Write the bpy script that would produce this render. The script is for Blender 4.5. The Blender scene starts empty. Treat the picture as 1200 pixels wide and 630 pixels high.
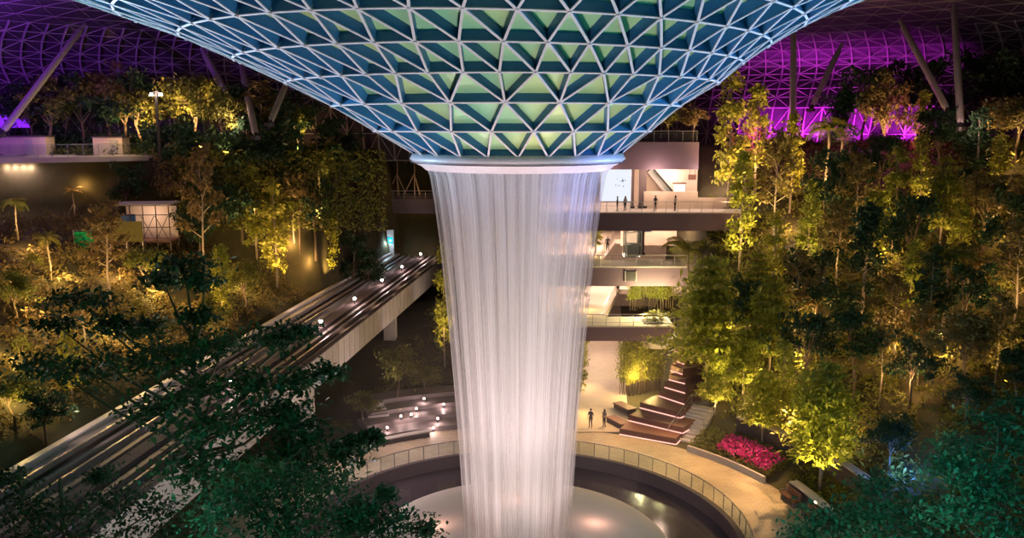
import bpy, math, random
import numpy as np
from mathutils import Vector, Matrix

# ------------------------------------------------------------------ basics
scn = bpy.context.scene
col = scn.collection
PI = math.pi
PITCH = math.atan(0.167)
CP, SP = math.cos(PITCH), math.sin(PITCH)
CAM = Vector((0.0, -49.0, 26.0))
CX, CY = 0.35, 2.5                         # middle of the pool and of the waterfall

def rayd(px, py):
    u = (px - 600) / 1000; v = (315 - py) / 1000
    return Vector((u, CP + v * SP, -SP + v * CP))
def P(px, py, depth):                      # point of the photograph at a plan distance from the camera
    d = rayd(px, py); return CAM + d * (depth / d.y)
def PZ(px, py, z):                         # point of the photograph on a level
    d = rayd(px, py); return CAM + d * ((z - CAM.z) / d.z)
def sstep(a, b, x):
    t = min(1, max(0, (x - a) / (b - a))); return t * t * (3 - 2 * t)

def track_c(y): return -20.05 + 0.1138 * (y - 21)
def height(x, y):
    r = math.hypot(x - CX, y - CY)
    if r < 20.9: return 0.0
    b = r - 20.9
    k = 0.6 if x > 0 else 0.6 + (0.10 - 0.6) * sstep(-14, 2, y)
    h = min(23.5, k * b)
    if y > 0 and x > -14:                                   # corridor and the hillside to its right
        xe = 16.2 + 0.10 * (y - 20)
        m = sstep(xe, xe + 2.2, x)
        low = 0.10 * b * sstep(4, -2, x)
        h = h * m + low * (1 - m) if x > 0 else low
    s = track_c(y) - x
    if s > -6:
        left = min(7 + 0.42 * max(0, s - 5.6), 15.5)
        d = y + 49
        left = left + (22.6 - left) * sstep(95.5, 97.0, d)
        t = sstep(4.9, 5.8, s)
        h0 = min(h, 5.0)
        h = h0 * (1 - t) + left * t
    if y > 79:
        if s > -12: h = max(h, 15 * sstep(79, 80, y))
        h = h + (max(h, 22.6) - h) * sstep(86, 88, y) if x < 3 else h
    if x > 20 or s > 6:
        h += 0.35 * math.sin(x * 0.9 + y * 0.35) * math.sin(y * 0.8 - x * 0.2) * sstep(21, 25, r)
    return h
def G(px, py):                             # where a pixel's ray meets the terrain
    d = rayd(px, py); t = 12.0
    while t < 170:
        q = CAM + d * t
        if q.z <= height(q.x, q.y): return q
        t += 0.25
    return CAM + d * 120
def pxm(q):                                # metres per pixel at a point
    w = q - CAM; return (w.y * CP - w.z * SP) / 1000

# ------------------------------------------------------------------ materials
def nt(name):
    m = bpy.data.materials.new(name); m.use_nodes = True
    n = m.node_tree.nodes; n.clear()
    return m, n, m.node_tree.links
def mat(name, c, rough=0.6, metal=0.0, c2=None, scale=4.0, bump=0.0, spec=0.4, detail=4.0, emit=None, estr=0.0, coords='Object'):
    m, n, l = nt(name)
    o = n.new('ShaderNodeOutputMaterial'); b = n.new('ShaderNodeBsdfPrincipled')
    b.inputs['Roughness'].default_value = rough; b.inputs['Metallic'].default_value = metal
    b.inputs['Specular IOR Level'].default_value = spec
    b.inputs['Base Color'].default_value = (*c, 1)
    tc = n.new('ShaderNodeTexCoord'); nz = n.new('ShaderNodeTexNoise')
    nz.inputs['Scale'].default_value = scale; nz.inputs['Detail'].default_value = detail
    l.new(tc.outputs[coords], nz.inputs['Vector'])
    c2 = c2 or tuple(x * 0.72 for x in c)
    mx = n.new('ShaderNodeMix'); mx.data_type = 'RGBA'
    mx.inputs[6].default_value = (*c, 1); mx.inputs[7].default_value = (*c2, 1)
    l.new(nz.outputs['Fac'], mx.inputs[0]); l.new(mx.outputs[2], b.inputs['Base Color'])
    if bump:
        bp = n.new('ShaderNodeBump'); bp.inputs['Strength'].default_value = bump
        l.new(nz.outputs['Fac'], bp.inputs['Height']); l.new(bp.outputs[0], b.inputs['Normal'])
    if emit:
        b.inputs['Emission Color'].default_value = (*emit, 1); b.inputs['Emission Strength'].default_value = estr
    l.new(b.outputs[0], o.inputs[0]); return m
def leafmat(name, c1, c2, trans=0.35):
    m, n, l = nt(name)
    o = n.new('ShaderNodeOutputMaterial')
    g = n.new('ShaderNodeNewGeometry'); oi = n.new('ShaderNodeObjectInfo')
    mx = n.new('ShaderNodeMix'); mx.data_type = 'RGBA'
    mx.inputs[6].default_value = (*c1, 1); mx.inputs[7].default_value = (*c2, 1)
    l.new(g.outputs['Random Per Island'], mx.inputs[0])
    hs = n.new('ShaderNodeHueSaturation')
    mp = n.new('ShaderNodeMapRange'); mp.inputs[3].default_value = 0.485; mp.inputs[4].default_value = 0.515
    l.new(oi.outputs['Random'], mp.inputs[0]); l.new(mp.outputs[0], hs.inputs['Hue']); l.new(mx.outputs[2], hs.inputs['Color'])
    d = n.new('ShaderNodeBsdfPrincipled'); d.inputs['Roughness'].default_value = 0.5; d.inputs['Specular IOR Level'].default_value = 0.3
    t = n.new('ShaderNodeBsdfTranslucent'); ms = n.new('ShaderNodeMixShader'); ms.inputs[0].default_value = trans
    l.new(hs.outputs[0], d.inputs['Base Color']); l.new(hs.outputs[0], t.inputs[0])
    l.new(d.outputs[0], ms.inputs[1]); l.new(t.outputs[0], ms.inputs[2]); l.new(ms.outputs[0], o.inputs[0]); return m
def emat(name, c, s):
    m, n, l = nt(name); o = n.new('ShaderNodeOutputMaterial'); e = n.new('ShaderNodeEmission')
    e.inputs[0].default_value = (*c, 1); e.inputs[1].default_value = s; l.new(e.outputs[0], o.inputs[0]); return m
def glassmat(name, tint, alpha, rough=0.1):
    m, n, l = nt(name); o = n.new('ShaderNodeOutputMaterial')
    t = n.new('ShaderNodeBsdfTransparent'); p = n.new('ShaderNodeBsdfPrincipled'); ms = n.new('ShaderNodeMixShader')
    t.inputs[0].default_value = (0.9, 0.95, 0.95, 1)
    p.inputs['Base Color'].default_value = (*tint, 1); p.inputs['Roughness'].default_value = rough
    ms.inputs[0].default_value = alpha
    l.new(t.outputs[0], ms.inputs[1]); l.new(p.outputs[0], ms.inputs[2]); l.new(ms.outputs[0], o.inputs[0]); return m
def watermat(name, lo, hi, white=(0.9, 0.88, 0.88)):
    # sheet of falling water: vertical streaks over u (angle) and v (height)
    m, n, l = nt(name); o = n.new('ShaderNodeOutputMaterial')
    uv = n.new('ShaderNodeUVMap'); mp = n.new('ShaderNodeMapping'); mp.inputs['Scale'].default_value = (230, 1.6, 1)
    l.new(uv.outputs[0], mp.inputs[0])
    nz = n.new('ShaderNodeTexNoise'); nz.inputs['Scale'].default_value = 1.0; nz.inputs['Detail'].default_value = 3.0
    l.new(mp.outputs[0], nz.inputs['Vector'])
    mp2 = n.new('ShaderNodeMapping'); mp2.inputs['Scale'].default_value = (46, 0.7, 1); l.new(uv.outputs[0], mp2.inputs[0])
    nz2 = n.new('ShaderNodeTexNoise'); nz2.inputs['Scale'].default_value = 1.0; nz2.inputs['Detail'].default_value = 2.0
    l.new(mp2.outputs[0], nz2.inputs['Vector'])
    ad = n.new('ShaderNodeMath'); ad.operation = 'ADD'; l.new(nz.outputs['Fac'], ad.inputs[0]); l.new(nz2.outputs['Fac'], ad.inputs[1])
    mr = n.new('ShaderNodeMapRange'); mr.inputs[1].default_value = 0.82; mr.inputs[2].default_value = 1.2
    mr.inputs[3].default_value = lo; mr.inputs[4].default_value = hi
    l.new(ad.outputs[0], mr.inputs[0])
    t = n.new('ShaderNodeBsdfTransparent'); d = n.new('ShaderNodeBsdfDiffuse'); tl = n.new('ShaderNodeBsdfTranslucent')
    d.inputs[0].default_value = (*white, 1); tl.inputs[0].default_value = (*white, 1)
    a = n.new('ShaderNodeMixShader'); a.inputs[0].default_value = 0.5; l.new(d.outputs[0], a.inputs[1]); l.new(tl.outputs[0], a.inputs[2])
    ms = n.new('ShaderNodeMixShader'); l.new(mr.outputs[0], ms.inputs[0]); l.new(t.outputs[0], ms.inputs[1]); l.new(a.outputs[0], ms.inputs[2])
    l.new(ms.outputs[0], o.inputs[0]); return m
def pavemat(name, c, c2, sc):
    m, n, l = nt(name); o = n.new('ShaderNodeOutputMaterial'); b = n.new('ShaderNodeBsdfPrincipled')
    tc = n.new('ShaderNodeTexCoord'); bk = n.new('ShaderNodeTexBrick')
    bk.inputs['Scale'].default_value = sc; bk.inputs['Color1'].default_value = (*c, 1); bk.inputs['Color2'].default_value = (*c2, 1)
    bk.inputs['Mortar'].default_value = tuple(x * 0.45 for x in c) + (1,); bk.inputs['Mortar Size'].default_value = 0.012
    nz = n.new('ShaderNodeTexNoise'); nz.inputs['Scale'].default_value = 0.5; nz.inputs['Detail'].default_value = 6
    l.new(tc.outputs['Object'], bk.inputs['Vector']); l.new(tc.outputs['Object'], nz.inputs['Vector'])
    mx = n.new('ShaderNodeMix'); mx.data_type = 'RGBA'; mx.blend_type = 'MULTIPLY'; mx.inputs[0].default_value = 0.5
    l.new(bk.outputs[0], mx.inputs[6]); l.new(nz.outputs['Fac'], mx.inputs[7]); l.new(mx.outputs[2], b.inputs['Base Color'])
    b.inputs['Roughness'].default_value = 0.55; l.new(b.outputs[0], o.inputs[0]); return m

M = dict(
    white=mat('white_steel', (0.66, 0.6, 0.64), 0.4),
    fin=mat('blue_light_fin_steel', (0.04, 0.19, 0.42), 0.4),  # blue light on the fins put into the base colour
    bronze=mat('rib_steel', (0.5, 0.45, 0.45), 0.45),
    night=mat('night_glass', (0.10, 0.085, 0.10), 0.45),
    tube=mat('tube_steel', (0.55, 0.5, 0.5), 0.4),
    soil=mat('planted_soil', (0.10, 0.075, 0.04), 0.95, c2=(0.035, 0.045, 0.015), scale=0.9, bump=0.6, detail=8),
    pave=pavemat('tan_paving', (0.62, 0.5, 0.36), (0.54, 0.43, 0.31), 0.9),
    path=mat('pale_path', (0.62, 0.52, 0.45), 0.6, scale=1.2),
    conc=mat('pale_concrete', (0.55, 0.5, 0.47), 0.7, c2=(0.42, 0.38, 0.36), scale=1.5),
    deck=mat('wet_track_deck', (0.12, 0.10, 0.11), 0.3, c2=(0.07, 0.06, 0.07), scale=0.8),
    dark=mat('dark_stone', (0.10, 0.075, 0.085), 0.7, c2=(0.06, 0.045, 0.05), scale=2.0),
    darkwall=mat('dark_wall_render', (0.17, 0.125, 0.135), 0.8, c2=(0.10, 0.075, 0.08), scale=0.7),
    greystone=mat('grey_stone', (0.27, 0.22, 0.22), 0.5, scale=2.0),
    fascia=mat('plum_fascia', (0.13, 0.085, 0.13), 0.6, c2=(0.10, 0.065, 0.10), scale=1.0),
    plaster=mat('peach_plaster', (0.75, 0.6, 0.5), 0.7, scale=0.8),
    soffit=mat('soffit', (0.6, 0.5, 0.42), 0.7),
    water=mat('pool_water', (0.05, 0.04, 0.055), 0.12, scale=1.2, bump=0.08, spec=0.6),
    mound=mat('frothy_basin', (0.8, 0.74, 0.72), 0.7, c2=(0.7, 0.64, 0.62), scale=0.6),
    metal=mat('rail_metal', (0.45, 0.42, 0.42), 0.35, metal=0.6),
    darkmetal=mat('dark_metal', (0.06, 0.055, 0.06), 0.45, metal=0.4),
    wood=mat('stained_wood', (0.22, 0.10, 0.07), 0.55, c2=(0.13, 0.06, 0.045), scale=6),
    bark=mat('bark', (0.20, 0.15, 0.10), 0.9, c2=(0.10, 0.07, 0.05), scale=9, bump=0.5),
    palebark=mat('pale_bark', (0.42, 0.34, 0.26), 0.85, c2=(0.28, 0.22, 0.17), scale=9, bump=0.4),
    leaf=leafmat('green_leaves', (0.13, 0.15, 0.03), (0.24, 0.23, 0.05)),
    yleaf=leafmat('bright_leaves', (0.25, 0.29, 0.04), (0.42, 0.41, 0.07)),
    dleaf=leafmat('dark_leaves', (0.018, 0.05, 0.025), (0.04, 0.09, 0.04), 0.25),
    oleaf=leafmat('olive_leaves', (0.16, 0.125, 0.045), (0.28, 0.21, 0.08)),
    flower=leafmat('magenta_petals', (0.6, 0.03, 0.25), (0.75, 0.08, 0.4)),
    skin=mat('skin', (0.5, 0.32, 0.24), 0.6), hair=mat('black_hair', (0.02, 0.017, 0.015), 0.5),
    shirt=mat('dark_cloth', (0.05, 0.05, 0.07), 0.85), trouser=mat('charcoal_cloth', (0.03, 0.03, 0.035), 0.85),
    greytop=mat('grey_cloth', (0.3, 0.25, 0.25), 0.85),
    lamp=emat('warm_lamp', (1.0, 0.86, 0.72), 30), step=emat('step_lamp', (1.0, 0.62, 0.5), 6),
    ledstrip=emat('pink_step_strip', (1.0, 0.45, 0.36), 1.6),
    screen=emat('lit_screen', (0.86, 0.9, 1.0), .85), kiosk=emat('lit_kiosk_panel', (1.0, 0.9, 0.78), 1.4),
    cyan=emat('cyan_sign', (0.02, 0.55, 0.85), 1.5), cyanlamp=emat('cyan_lamp', (0.3, 0.9, 1.0), 6),
    blue=mat('blue_panel', (0.08, 0.2, 0.6), 0.6), ink=mat('blue_print', (0.05, 0.12, 0.3), 0.6),
    tarp=mat('green_tarpaulin', (0.0, 0.5, 0.16), 0.7, scale=3), olive=mat('olive_hoarding', (0.14, 0.13, 0.04), 0.8),
    glass=glassmat('clear_balustrade_glass', (0.2, 0.2, 0.2), 0.04),
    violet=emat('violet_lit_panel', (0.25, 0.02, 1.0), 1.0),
)

def hazemat():
    m, n, l = nt('spray_haze'); o = n.new('ShaderNodeOutputMaterial'); v = n.new('ShaderNodeVolumeScatter')
    v.inputs['Color'].default_value = (1, .82, .88, 1); v.inputs['Density'].default_value = 0.0016; l.new(v.outputs[0], o.inputs['Volume']); return m
M['haze'] = hazemat()
# roof glass: opaque panel, green and yellow reflections of lit planting put into its colour
def roofglass():
    m, n, l = nt('reflection_tint_glass'); o = n.new('ShaderNodeOutputMaterial'); b = n.new('ShaderNodeBsdfPrincipled')
    tc = n.new('ShaderNodeTexCoord'); nz = n.new('ShaderNodeTexNoise'); nz.inputs['Scale'].default_value = 0.16; nz.inputs['Detail'].default_value = 2
    l.new(tc.outputs['Object'], nz.inputs['Vector'])
    cr = n.new('ShaderNodeValToRGB'); e = cr.color_ramp.elements
    e[0].position = 0.35; e[0].color = (0.26, 0.64, 0.44, 1); e[1].position = 0.68; e[1].color = (0.62, 0.76, 0.32, 1)
    l.new(nz.outputs['Fac'], cr.inputs[0]); l.new(cr.outputs[0], b.inputs['Base Color'])
    b.inputs['Roughness'].default_value = 0.35; b.inputs['Metallic'].default_value = 0.15
    l.new(b.outputs[0], o.inputs[0]); return m
M['roofglass'] = roofglass()

# ------------------------------------------------------------------ mesh helpers
class MB:
    def __init__(s): s.v = []; s.f = []; s.uv = None
    def face(s, pts):
        i = len(s.v); s.v += [tuple(p) for p in pts]; s.f.append(tuple(range(i, i + len(pts))))
    def prism(s, a, b):                     # two matching rings of points, joined and capped
        i = len(s.v); n = len(a); s.v += [tuple(p) for p in a] + [tuple(p) for p in b]
        s.f.append(tuple(range(i + n - 1, i - 1, -1))); s.f.append(tuple(range(i + n, i + 2 * n)))
        for k in range(n):
            j = (k + 1) % n; s.f.append((i + k, i + j, i + n + j, i + n + k))
    def box(s, c, d, rz=0.0):
        cx, cy, cz = c; x, y, z = d[0] / 2, d[1] / 2, d[2] / 2; cs, sn = math.cos(rz), math.sin(rz)
        q = [(cx + a * cs - b * sn, cy + a * sn + b * cs) for a, b in ((-x, -y), (x, -y), (x, y), (-x, y))]
        s.prism([(a, b, cz - z) for a, b in q], [(a, b, cz + z) for a, b in q])
    def bar(s, p, q, w, h, up=Vector((0, 0, 1))):
        p, q = Vector(p), Vector(q); t = (q - p)
        if t.length < 1e-6: return
        t.normalize(); sd = t.cross(up)
        if sd.length < 1e-4: sd = t.cross(Vector((1, 0, 0)))
        sd.normalize(); n = sd.cross(t).normalized(); a = sd * (w / 2); b = n * (h / 2)
        s.prism([p - a - b, p + a - b, p + a + b, p - a + b], [q - a - b, q + a - b, q + a + b, q - a + b])
    def tube(s, pts, rad, n=8, cap=True):
        pts = [Vector(p) for p in pts]
        if not isinstance(rad, (list, tuple)): rad = [rad] * len(pts)
        base = len(s.v); ref = Vector((0.31, 0.95, 0.05))
        for i, p in enumerate(pts):
            t = (pts[min(i + 1, len(pts) - 1)] - pts[max(i - 1, 0)]).normalized()
            a = t.cross(ref)
            if a.length < 0.05: a = t.cross(Vector((1, 0, 0)))
            a.normalize(); b = t.cross(a)
            for k in range(n):
                w = 2 * PI * k / n; s.v.append(tuple(p + (a * math.cos(w) + b * math.sin(w)) * rad[i]))
        for i in range(len(pts) - 1):
            for k in range(n):
                j = (k + 1) % n; s.f.append((base + i * n + k, base + i * n + j, base + (i + 1) * n + j, base + (i + 1) * n + k))
        if cap:
            s.f.append(tuple(base + k for k in range(n - 1, -1, -1))); m = base + (len(pts) - 1) * n; s.f.append(tuple(m + k for k in range(n)))
    def lathe(s, prof, n=64, a0=0.0, a1=2 * PI, c=(0, 0), closed=False, uv=False):
        base = len(s.v); full = abs(a1 - a0 - 2 * PI) < 1e-6; m = n if full else n + 1
        for (r, z) in prof:
            for k in range(m):
                w = a0 + (a1 - a0) * k / n; s.v.append((c[0] + r * math.cos(w), c[1] + r * math.sin(w), z))
        L = len(prof); s.uvq = []
        for i in range(L if closed else L - 1):
            i2 = (i + 1) % L
            for k in range(n):
                j = (k + 1) % m
                s.f.append((base + i * m + k, base + i * m + j, base + i2 * m + j, base + i2 * m + k))
                if uv:
                    u0, u1 = k / n, (k + 1) / n; v0, v1 = i / (L - 1), (i + 1) / (L - 1)
                    s.uvq += [(u0, v0), (u1, v0), (u1, v1), (u0, v1)]
        if closed and not full:
            s.f.append(tuple(base + i * m for i in range(L))); s.f.append(tuple(base + i * m + m - 1 for i in range(L - 1, -1, -1)))
        if uv: s.uv = s.uvq
    def mesh(s, name, m, smooth=False):
        me = bpy.data.meshes.new(name); me.from_pydata(s.v, [], s.f)
        if s.uv:
            l = me.uv_layers.new(name='UVMap'); l.data.foreach_set('uv', [x for q in s.uv for x in q])
        if smooth: me.polygons.foreach_set('use_smooth', [True] * len(me.polygons))
        me.materials.append(m); me.update(); return me
    def build(s, name, m, parent=None, smooth=False):
        return link(name, s.mesh(name, m, smooth), parent)
def link(name, me, parent=None):
    o = bpy.data.objects.new(name, me); col.objects.link(o)
    if parent is not None: o.parent = parent
    return o
def empty(name, loc=(0, 0, 0), rz=0.0, sc=1.0):
    o = bpy.data.objects.new(name, None); col.objects.link(o); o.location = loc; o.rotation_euler = (0, 0, rz)
    o.scale = (sc, sc, sc) if not isinstance(sc, tuple) else sc; o.empty_display_size = 0.3; return o
def tag(o, label=None, cat=None, group=None, kind=None):
    if label: o['label'] = label
    if cat: o['category'] = cat
    if group: o['group'] = group
    if kind: o['kind'] = kind
    return o
def struct(o): o['kind'] = 'structure'; return o
def npmesh(name, V, F, m):                 # V (n,3), F (k,4)
    me = bpy.data.meshes.new(name); me.vertices.add(len(V)); me.vertices.foreach_set('co', np.ascontiguousarray(V, dtype=np.float32).ravel())
    k = F.shape[1]; me.loops.add(F.size); me.loops.foreach_set('vertex_index', F.ravel().astype(np.int32))
    me.polygons.add(len(F)); me.polygons.foreach_set('loop_start', np.arange(0, F.size, k, dtype=np.int32))
    me.polygons.foreach_set('loop_total', np.full(len(F), k, dtype=np.int32))
    me.materials.append(m); me.update(calc_edges=True); me.validate(); return me
def norm(a): return a / np.maximum(1e-9, np.linalg.norm(a, axis=1, keepdims=True))
def leafcloud(pts, size, rng, flat=0.5, ratio=0.42, dirs=None):
    n = len(pts); pts = np.asarray(pts, float)
    d = rng.normal(size=(n, 3)) if dirs is None else np.asarray(dirs) + rng.normal(size=(n, 3)) * 0.35
    d[:, 2] *= (1 - flat * 0.6); d[:, 2] -= 0.15; d = norm(d)
    u = rng.normal(size=(n, 3)) * (1 - flat) + np.array([0, 0, 1.0]) * flat * 2
    sd = norm(np.cross(d, u)); nn = np.cross(sd, d)
    L = size * rng.uniform(0.6, 1.3, size=(n, 1)); W = L * ratio
    base = pts - d * L * 0.5; tip = pts + d * L * 0.5 - nn * L * 0.12
    a = pts - d * L * 0.05 + sd * W * 0.5; b = pts - d * L * 0.05 - sd * W * 0.5
    V = np.stack([base, a, tip, b], 1).reshape(-1, 3); F = np.arange(4 * n).reshape(n, 4); return V, F

# ------------------------------------------------------------------ plants (meshes cached and shared)
CACHE = {}
def plant_meshes(kind, var):
    key = (kind, var)
    if key in CACHE: return CACHE[key]
    rng = np.random.default_rng(var * 17 + sum(map(ord, kind))); rnd = random.Random(var * 31 + sum(map(ord, kind)))
    parts = []                              # (name, mesh)
    t = MB(); pts = []; dirs = None
    if kind == 'round':                     # height 1, crown radius about .36
        top = Vector((rnd.uniform(-.05, .05), rnd.uniform(-.05, .05), .5))
        t.tube([(0, 0, -.06), (0.01, 0, .2), top * 0.8, top], [.024, .019, .015, .012], 7)
        cl = []
        for k in range(9):
            a = k * 2.4 + rnd.uniform(-.4, .4); e = rnd.uniform(.1, 1.25); rr = rnd.uniform(.2, .34)
            q = top + Vector((math.cos(a) * math.cos(e) * rr, math.sin(a) * math.cos(e) * rr, math.sin(e) * .42 - .03))
            mid = top.lerp(q, .5) + Vector((0, 0, .03)); st = top * rnd.uniform(.7, 1)
            t.tube([st, mid, q], [.010, .007, .003], 5); cl.append(q)
            for j in range(4):
                w = q + Vector((rnd.gauss(0, .09), rnd.gauss(0, .09), rnd.gauss(0, .07))); t.tube([mid, w], [.005, .002], 4); cl.append(w)
        for q in cl:
            n = 46; pts.append(np.array(q) + rng.normal(size=(n, 3)) * [.055, .055, .035])
        pts = np.concatenate(pts); size, flat = .066, .45
    elif kind == 'tier':                    # straight leader with flat tiers
        t.tube([(0, 0, -.05), (.006, 0, .3), (-.004, .004, .65), (0, 0, .98)], [.016, .013, .009, .003], 7)
        z = .30; i = 0
        while z < .97:
            f = (z - .30) / .67; R = .34 * (1 - f) ** .75 * rnd.uniform(.75, 1.1) + .03; nb = 6 if f < .7 else 4; off = rnd.uniform(0, 6)
            for k in range(nb):
                a = off + k * 2 * PI / nb + rnd.uniform(-.35, .35); r = R * rnd.uniform(.7, 1.1)
                q = Vector((math.cos(a) * r, math.sin(a) * r, z + r * .12)); t.tube([(0, 0, z), q], [.005, .002], 4)
                n = int(30 + 330 * r); s_ = rng.uniform(.2, 1.08, n)[:, None]
                pts.append(np.array([0, 0, z]) * (1 - s_) + np.array(q) * s_ + rng.normal(size=(n, 3)) * np.array([.04, .04, .010]) * (0.5 + s_))
            z += rnd.uniform(.05, .085); i += 1
        pts = np.concatenate(pts); size, flat = .056, .75
    elif kind == 'column':                  # climber-clad slim tree
        t.tube([(0, 0, -.04), (.01, 0, .4), (-.005, 0, .95)], [.014, .011, .004], 6)
        for k in range(34):
            z = rnd.uniform(.22, 1.0); r = .07 * math.sin(min(1, (1.02 - z) * 2.2) * PI / 2) + .015; a = rnd.uniform(0, 6.3)
            c = np.array([math.cos(a) * r, math.sin(a) * r, z]); t.tube([(0, 0, z - .04), tuple(c)], [.004, .002], 4)
            pts.append(c + rng.normal(size=(44, 3)) * [.03, .03, .028])
        pts = np.concatenate(pts); size, flat = .05, .3
    elif kind == 'sparse':                  # tall bare trunk, loose open crown
        t.tube([(0, 0, -.05), (.015, .01, .35), (-.01, 0, .7), (.01, 0, .95)], [.013, .011, .008, .003], 7)
        for k in range(13):
            z = .45 + .5 * k / 12; a = k * 2.4; r = .26 * (1.15 - z) + .05; q = Vector((math.cos(a) * r, math.sin(a) * r, z + .09))
            t.tube([(0, 0, z - .03), q], [.005, .002], 4)
            for f in (.55, .8, 1.0): pts.append(np.array(Vector((0, 0, z)).lerp(q, f)) + rng.normal(size=(24, 3)) * [.035, .035, .022])
        pts = np.concatenate(pts); size, flat = .06, .5
    elif kind == 'bamboo':
        for k in range(9):
            a = k * 2.4; r = .03 * math.sqrt(k); x, y = math.cos(a) * r, math.sin(a) * r; h = rnd.uniform(.75, 1.0); dx, dy = rnd.uniform(-.08, .08), rnd.uniform(-.08, .08)
            t.tube([(x, y, -.03), (x + dx * .3, y + dy * .3, h * .6), (x + dx, y + dy, h)], [.007, .006, .002], 5)
            n = 130; s_ = rng.uniform(.3, 1.02, n)[:, None]
            pts.append(np.array([x, y, 0]) + s_ ** 1.5 * np.array([dx, dy, 0]) + s_ * np.array([0, 0, h]) + rng.normal(size=(n, 3)) * [.045, .045, .02])
        pts = np.concatenate(pts); size, flat = .052, .2
    elif kind in ('palm', 'fern', 'sapling'):
        hz = {'palm': .72, 'fern': .03, 'sapling': .62}[kind]; nf = {'palm': 17, 'fern': 16, 'sapling': 8}[kind]; fl = {'palm': .30, 'fern': .62, 'sapling': .26}[kind]
        if kind != 'fern':
            t.tube([(0, 0, -.05), (.02, 0, hz * .4), (.0, .01, hz * .8), (0, 0, hz)], [.020, .015, .013, .013] if kind == 'palm' else [.012, .01, .009, .008], 7)
        ds = []
        fr = MB()
        for k in range(nf):
            a = k * 2.4 + rnd.uniform(-.2, .2); e = rnd.uniform(.15, 1.25) if kind != 'sapling' else rnd.uniform(.5, 1.3); L = fl * rnd.uniform(.85, 1.1)
            p = Vector((0, 0, hz)); line = [p.copy()]
            for j in range(8):
                p = p + Vector((math.cos(a) * math.cos(e), math.sin(a) * math.cos(e), math.sin(e))) * L / 8; line.append(p.copy()); e -= .24
            fr.tube(line, [.005] * 5 + [.003] * 3 + [.001], 4)
            for j in range(1, 9):
                tn = (line[j] - line[j - 1]).normalized(); sd = tn.cross(Vector((0, 0, 1))).normalized()
                for f in (0, .33, .66):
                    b = line[j - 1].lerp(line[j], f); w = L * .34 * math.sin(PI * min(1, (j + f) / 9.3)) + L * .05
                    for sg in (-1, 1):
                        d = (sd * sg + tn * .7 + Vector((0, 0, -.35))).normalized()
                        o = tn * (L * .022); tip = b + d * w
                        fr.face([b - o, b + d * w * .45 - o * .8, tip, b + d * w * .45 + o * .8])
        lm = {'palm': M['leaf'], 'fern': M['leaf'], 'sapling': M['oleaf']}[kind]
        if t.v: parts.append(('trunk', t.mesh('trunk', M['palebark'], True)))
        parts.append(('fronds', fr.mesh('fronds', lm)))
        if kind == 'sapling':
            for k in range(3):
                a = k * 2 * PI / 3 + .3; s = MB(); s.tube([(math.cos(a) * .24, math.sin(a) * .24, -.03), (0, 0, hz * .62)], .009, 6); parts.append(('support_stake', s.mesh('support_stake', M['palebark'])))
        CACHE[key] = parts; return parts
    elif kind == 'shrub':
        for k in range(7):
            a = k * 2.4; q = Vector((math.cos(a) * .25, math.sin(a) * .25, .5 + .2 * rnd.random())); t.tube([(0, 0, -.1), q * .5, q], [.02, .015, .006], 5)
        for k in range(30):
            a = rnd.uniform(0, 6.3); e = rnd.uniform(.05, 1.5); c = np.array([math.cos(a) * math.cos(e) * .45, math.sin(a) * math.cos(e) * .45, .25 + .55 * math.sin(e)])
            pts.append(c + rng.normal(size=(22, 3)) * [.1, .1, .08])
        pts = np.concatenate(pts); size, flat = .13, .4
    lm = {'round': M['leaf'], 'tier': M['yleaf'], 'column': M['yleaf'], 'sparse': M['oleaf'], 'bamboo': M['yleaf'], 'shrub': M['leaf']}[kind]
    if kind in ('round',) and var % 2: lm = M['oleaf']
    if var >= 10: lm = M['dleaf']  # darker leaf copy, shade of unlit trees put into the colour
    bk = M['palebark'] if kind in ('tier', 'sparse', 'column') else M['bark']
    parts.append(('stems' if kind in ('bamboo', 'shrub') else 'trunk', t.mesh('trunk', bk, True)))
    V, F = leafcloud(pts, size, rng, flat)
    parts.append(('foliage', npmesh('foliage', V, F, lm)))
    CACHE[key] = parts; return parts
NAMES = dict(round='broadleaf_tree', tier='tiered_tree', column='columnar_tree', sparse='slender_tree', bamboo='bamboo_clump', palm='palm_tree', fern='fern_plant', sapling='staked_sapling', shrub='garden_shrub')
CATS = dict(round='tree', tier='tree', column='tree', sparse='tree', bamboo='bamboo', palm='palm', fern='fern', sapling='sapling', shrub='shrub')
rz_rng = random.Random(5)
def plant(kind, var, q, h, label, wide=1.0, group=None):
    h = max(h, .8); o = empty(NAMES[kind], q, rz_rng.uniform(0, 6.28), (h * wide, h * wide, h))
    tag(o, label, CATS[kind], group)
    for nm, me in plant_meshes(kind, var): link(nm, me, o)
    return o

# ------------------------------------------------------------------ lights
def spot(p, tgt, e, c, ang=70, r=0.25, blend=0.8):
    l = bpy.data.lights.new('spot_light', 'SPOT'); l.energy = e; l.color = c; l.spot_size = math.radians(ang); l.spot_blend = blend; l.shadow_soft_size = r
    o = bpy.data.objects.new('spot_light', l); col.objects.link(o); o.location = p
    o.rotation_euler = (Vector(tgt) - Vector(p)).to_track_quat('-Z', 'Y').to_euler(); return o
def point(p, e, c, r=0.2):
    l = bpy.data.lights.new('point_light', 'POINT'); l.energy = e; l.color = c; l.shadow_soft_size = r
    o = bpy.data.objects.new('point_light', l); col.objects.link(o); o.location = p; return o
def area(p, tgt, e, c, sx, sy=None):
    l = bpy.data.lights.new('area_light', 'AREA'); l.energy = e; l.color = c; l.size = sx
    if sy: l.shape = 'RECTANGLE'; l.size_y = sy
    o = bpy.data.objects.new('area_light', l); col.objects.link(o); o.location = p
    o.rotation_euler = (Vector(tgt) - Vector(p)).to_track_quat('-Z', 'Y').to_euler(); return o
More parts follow.
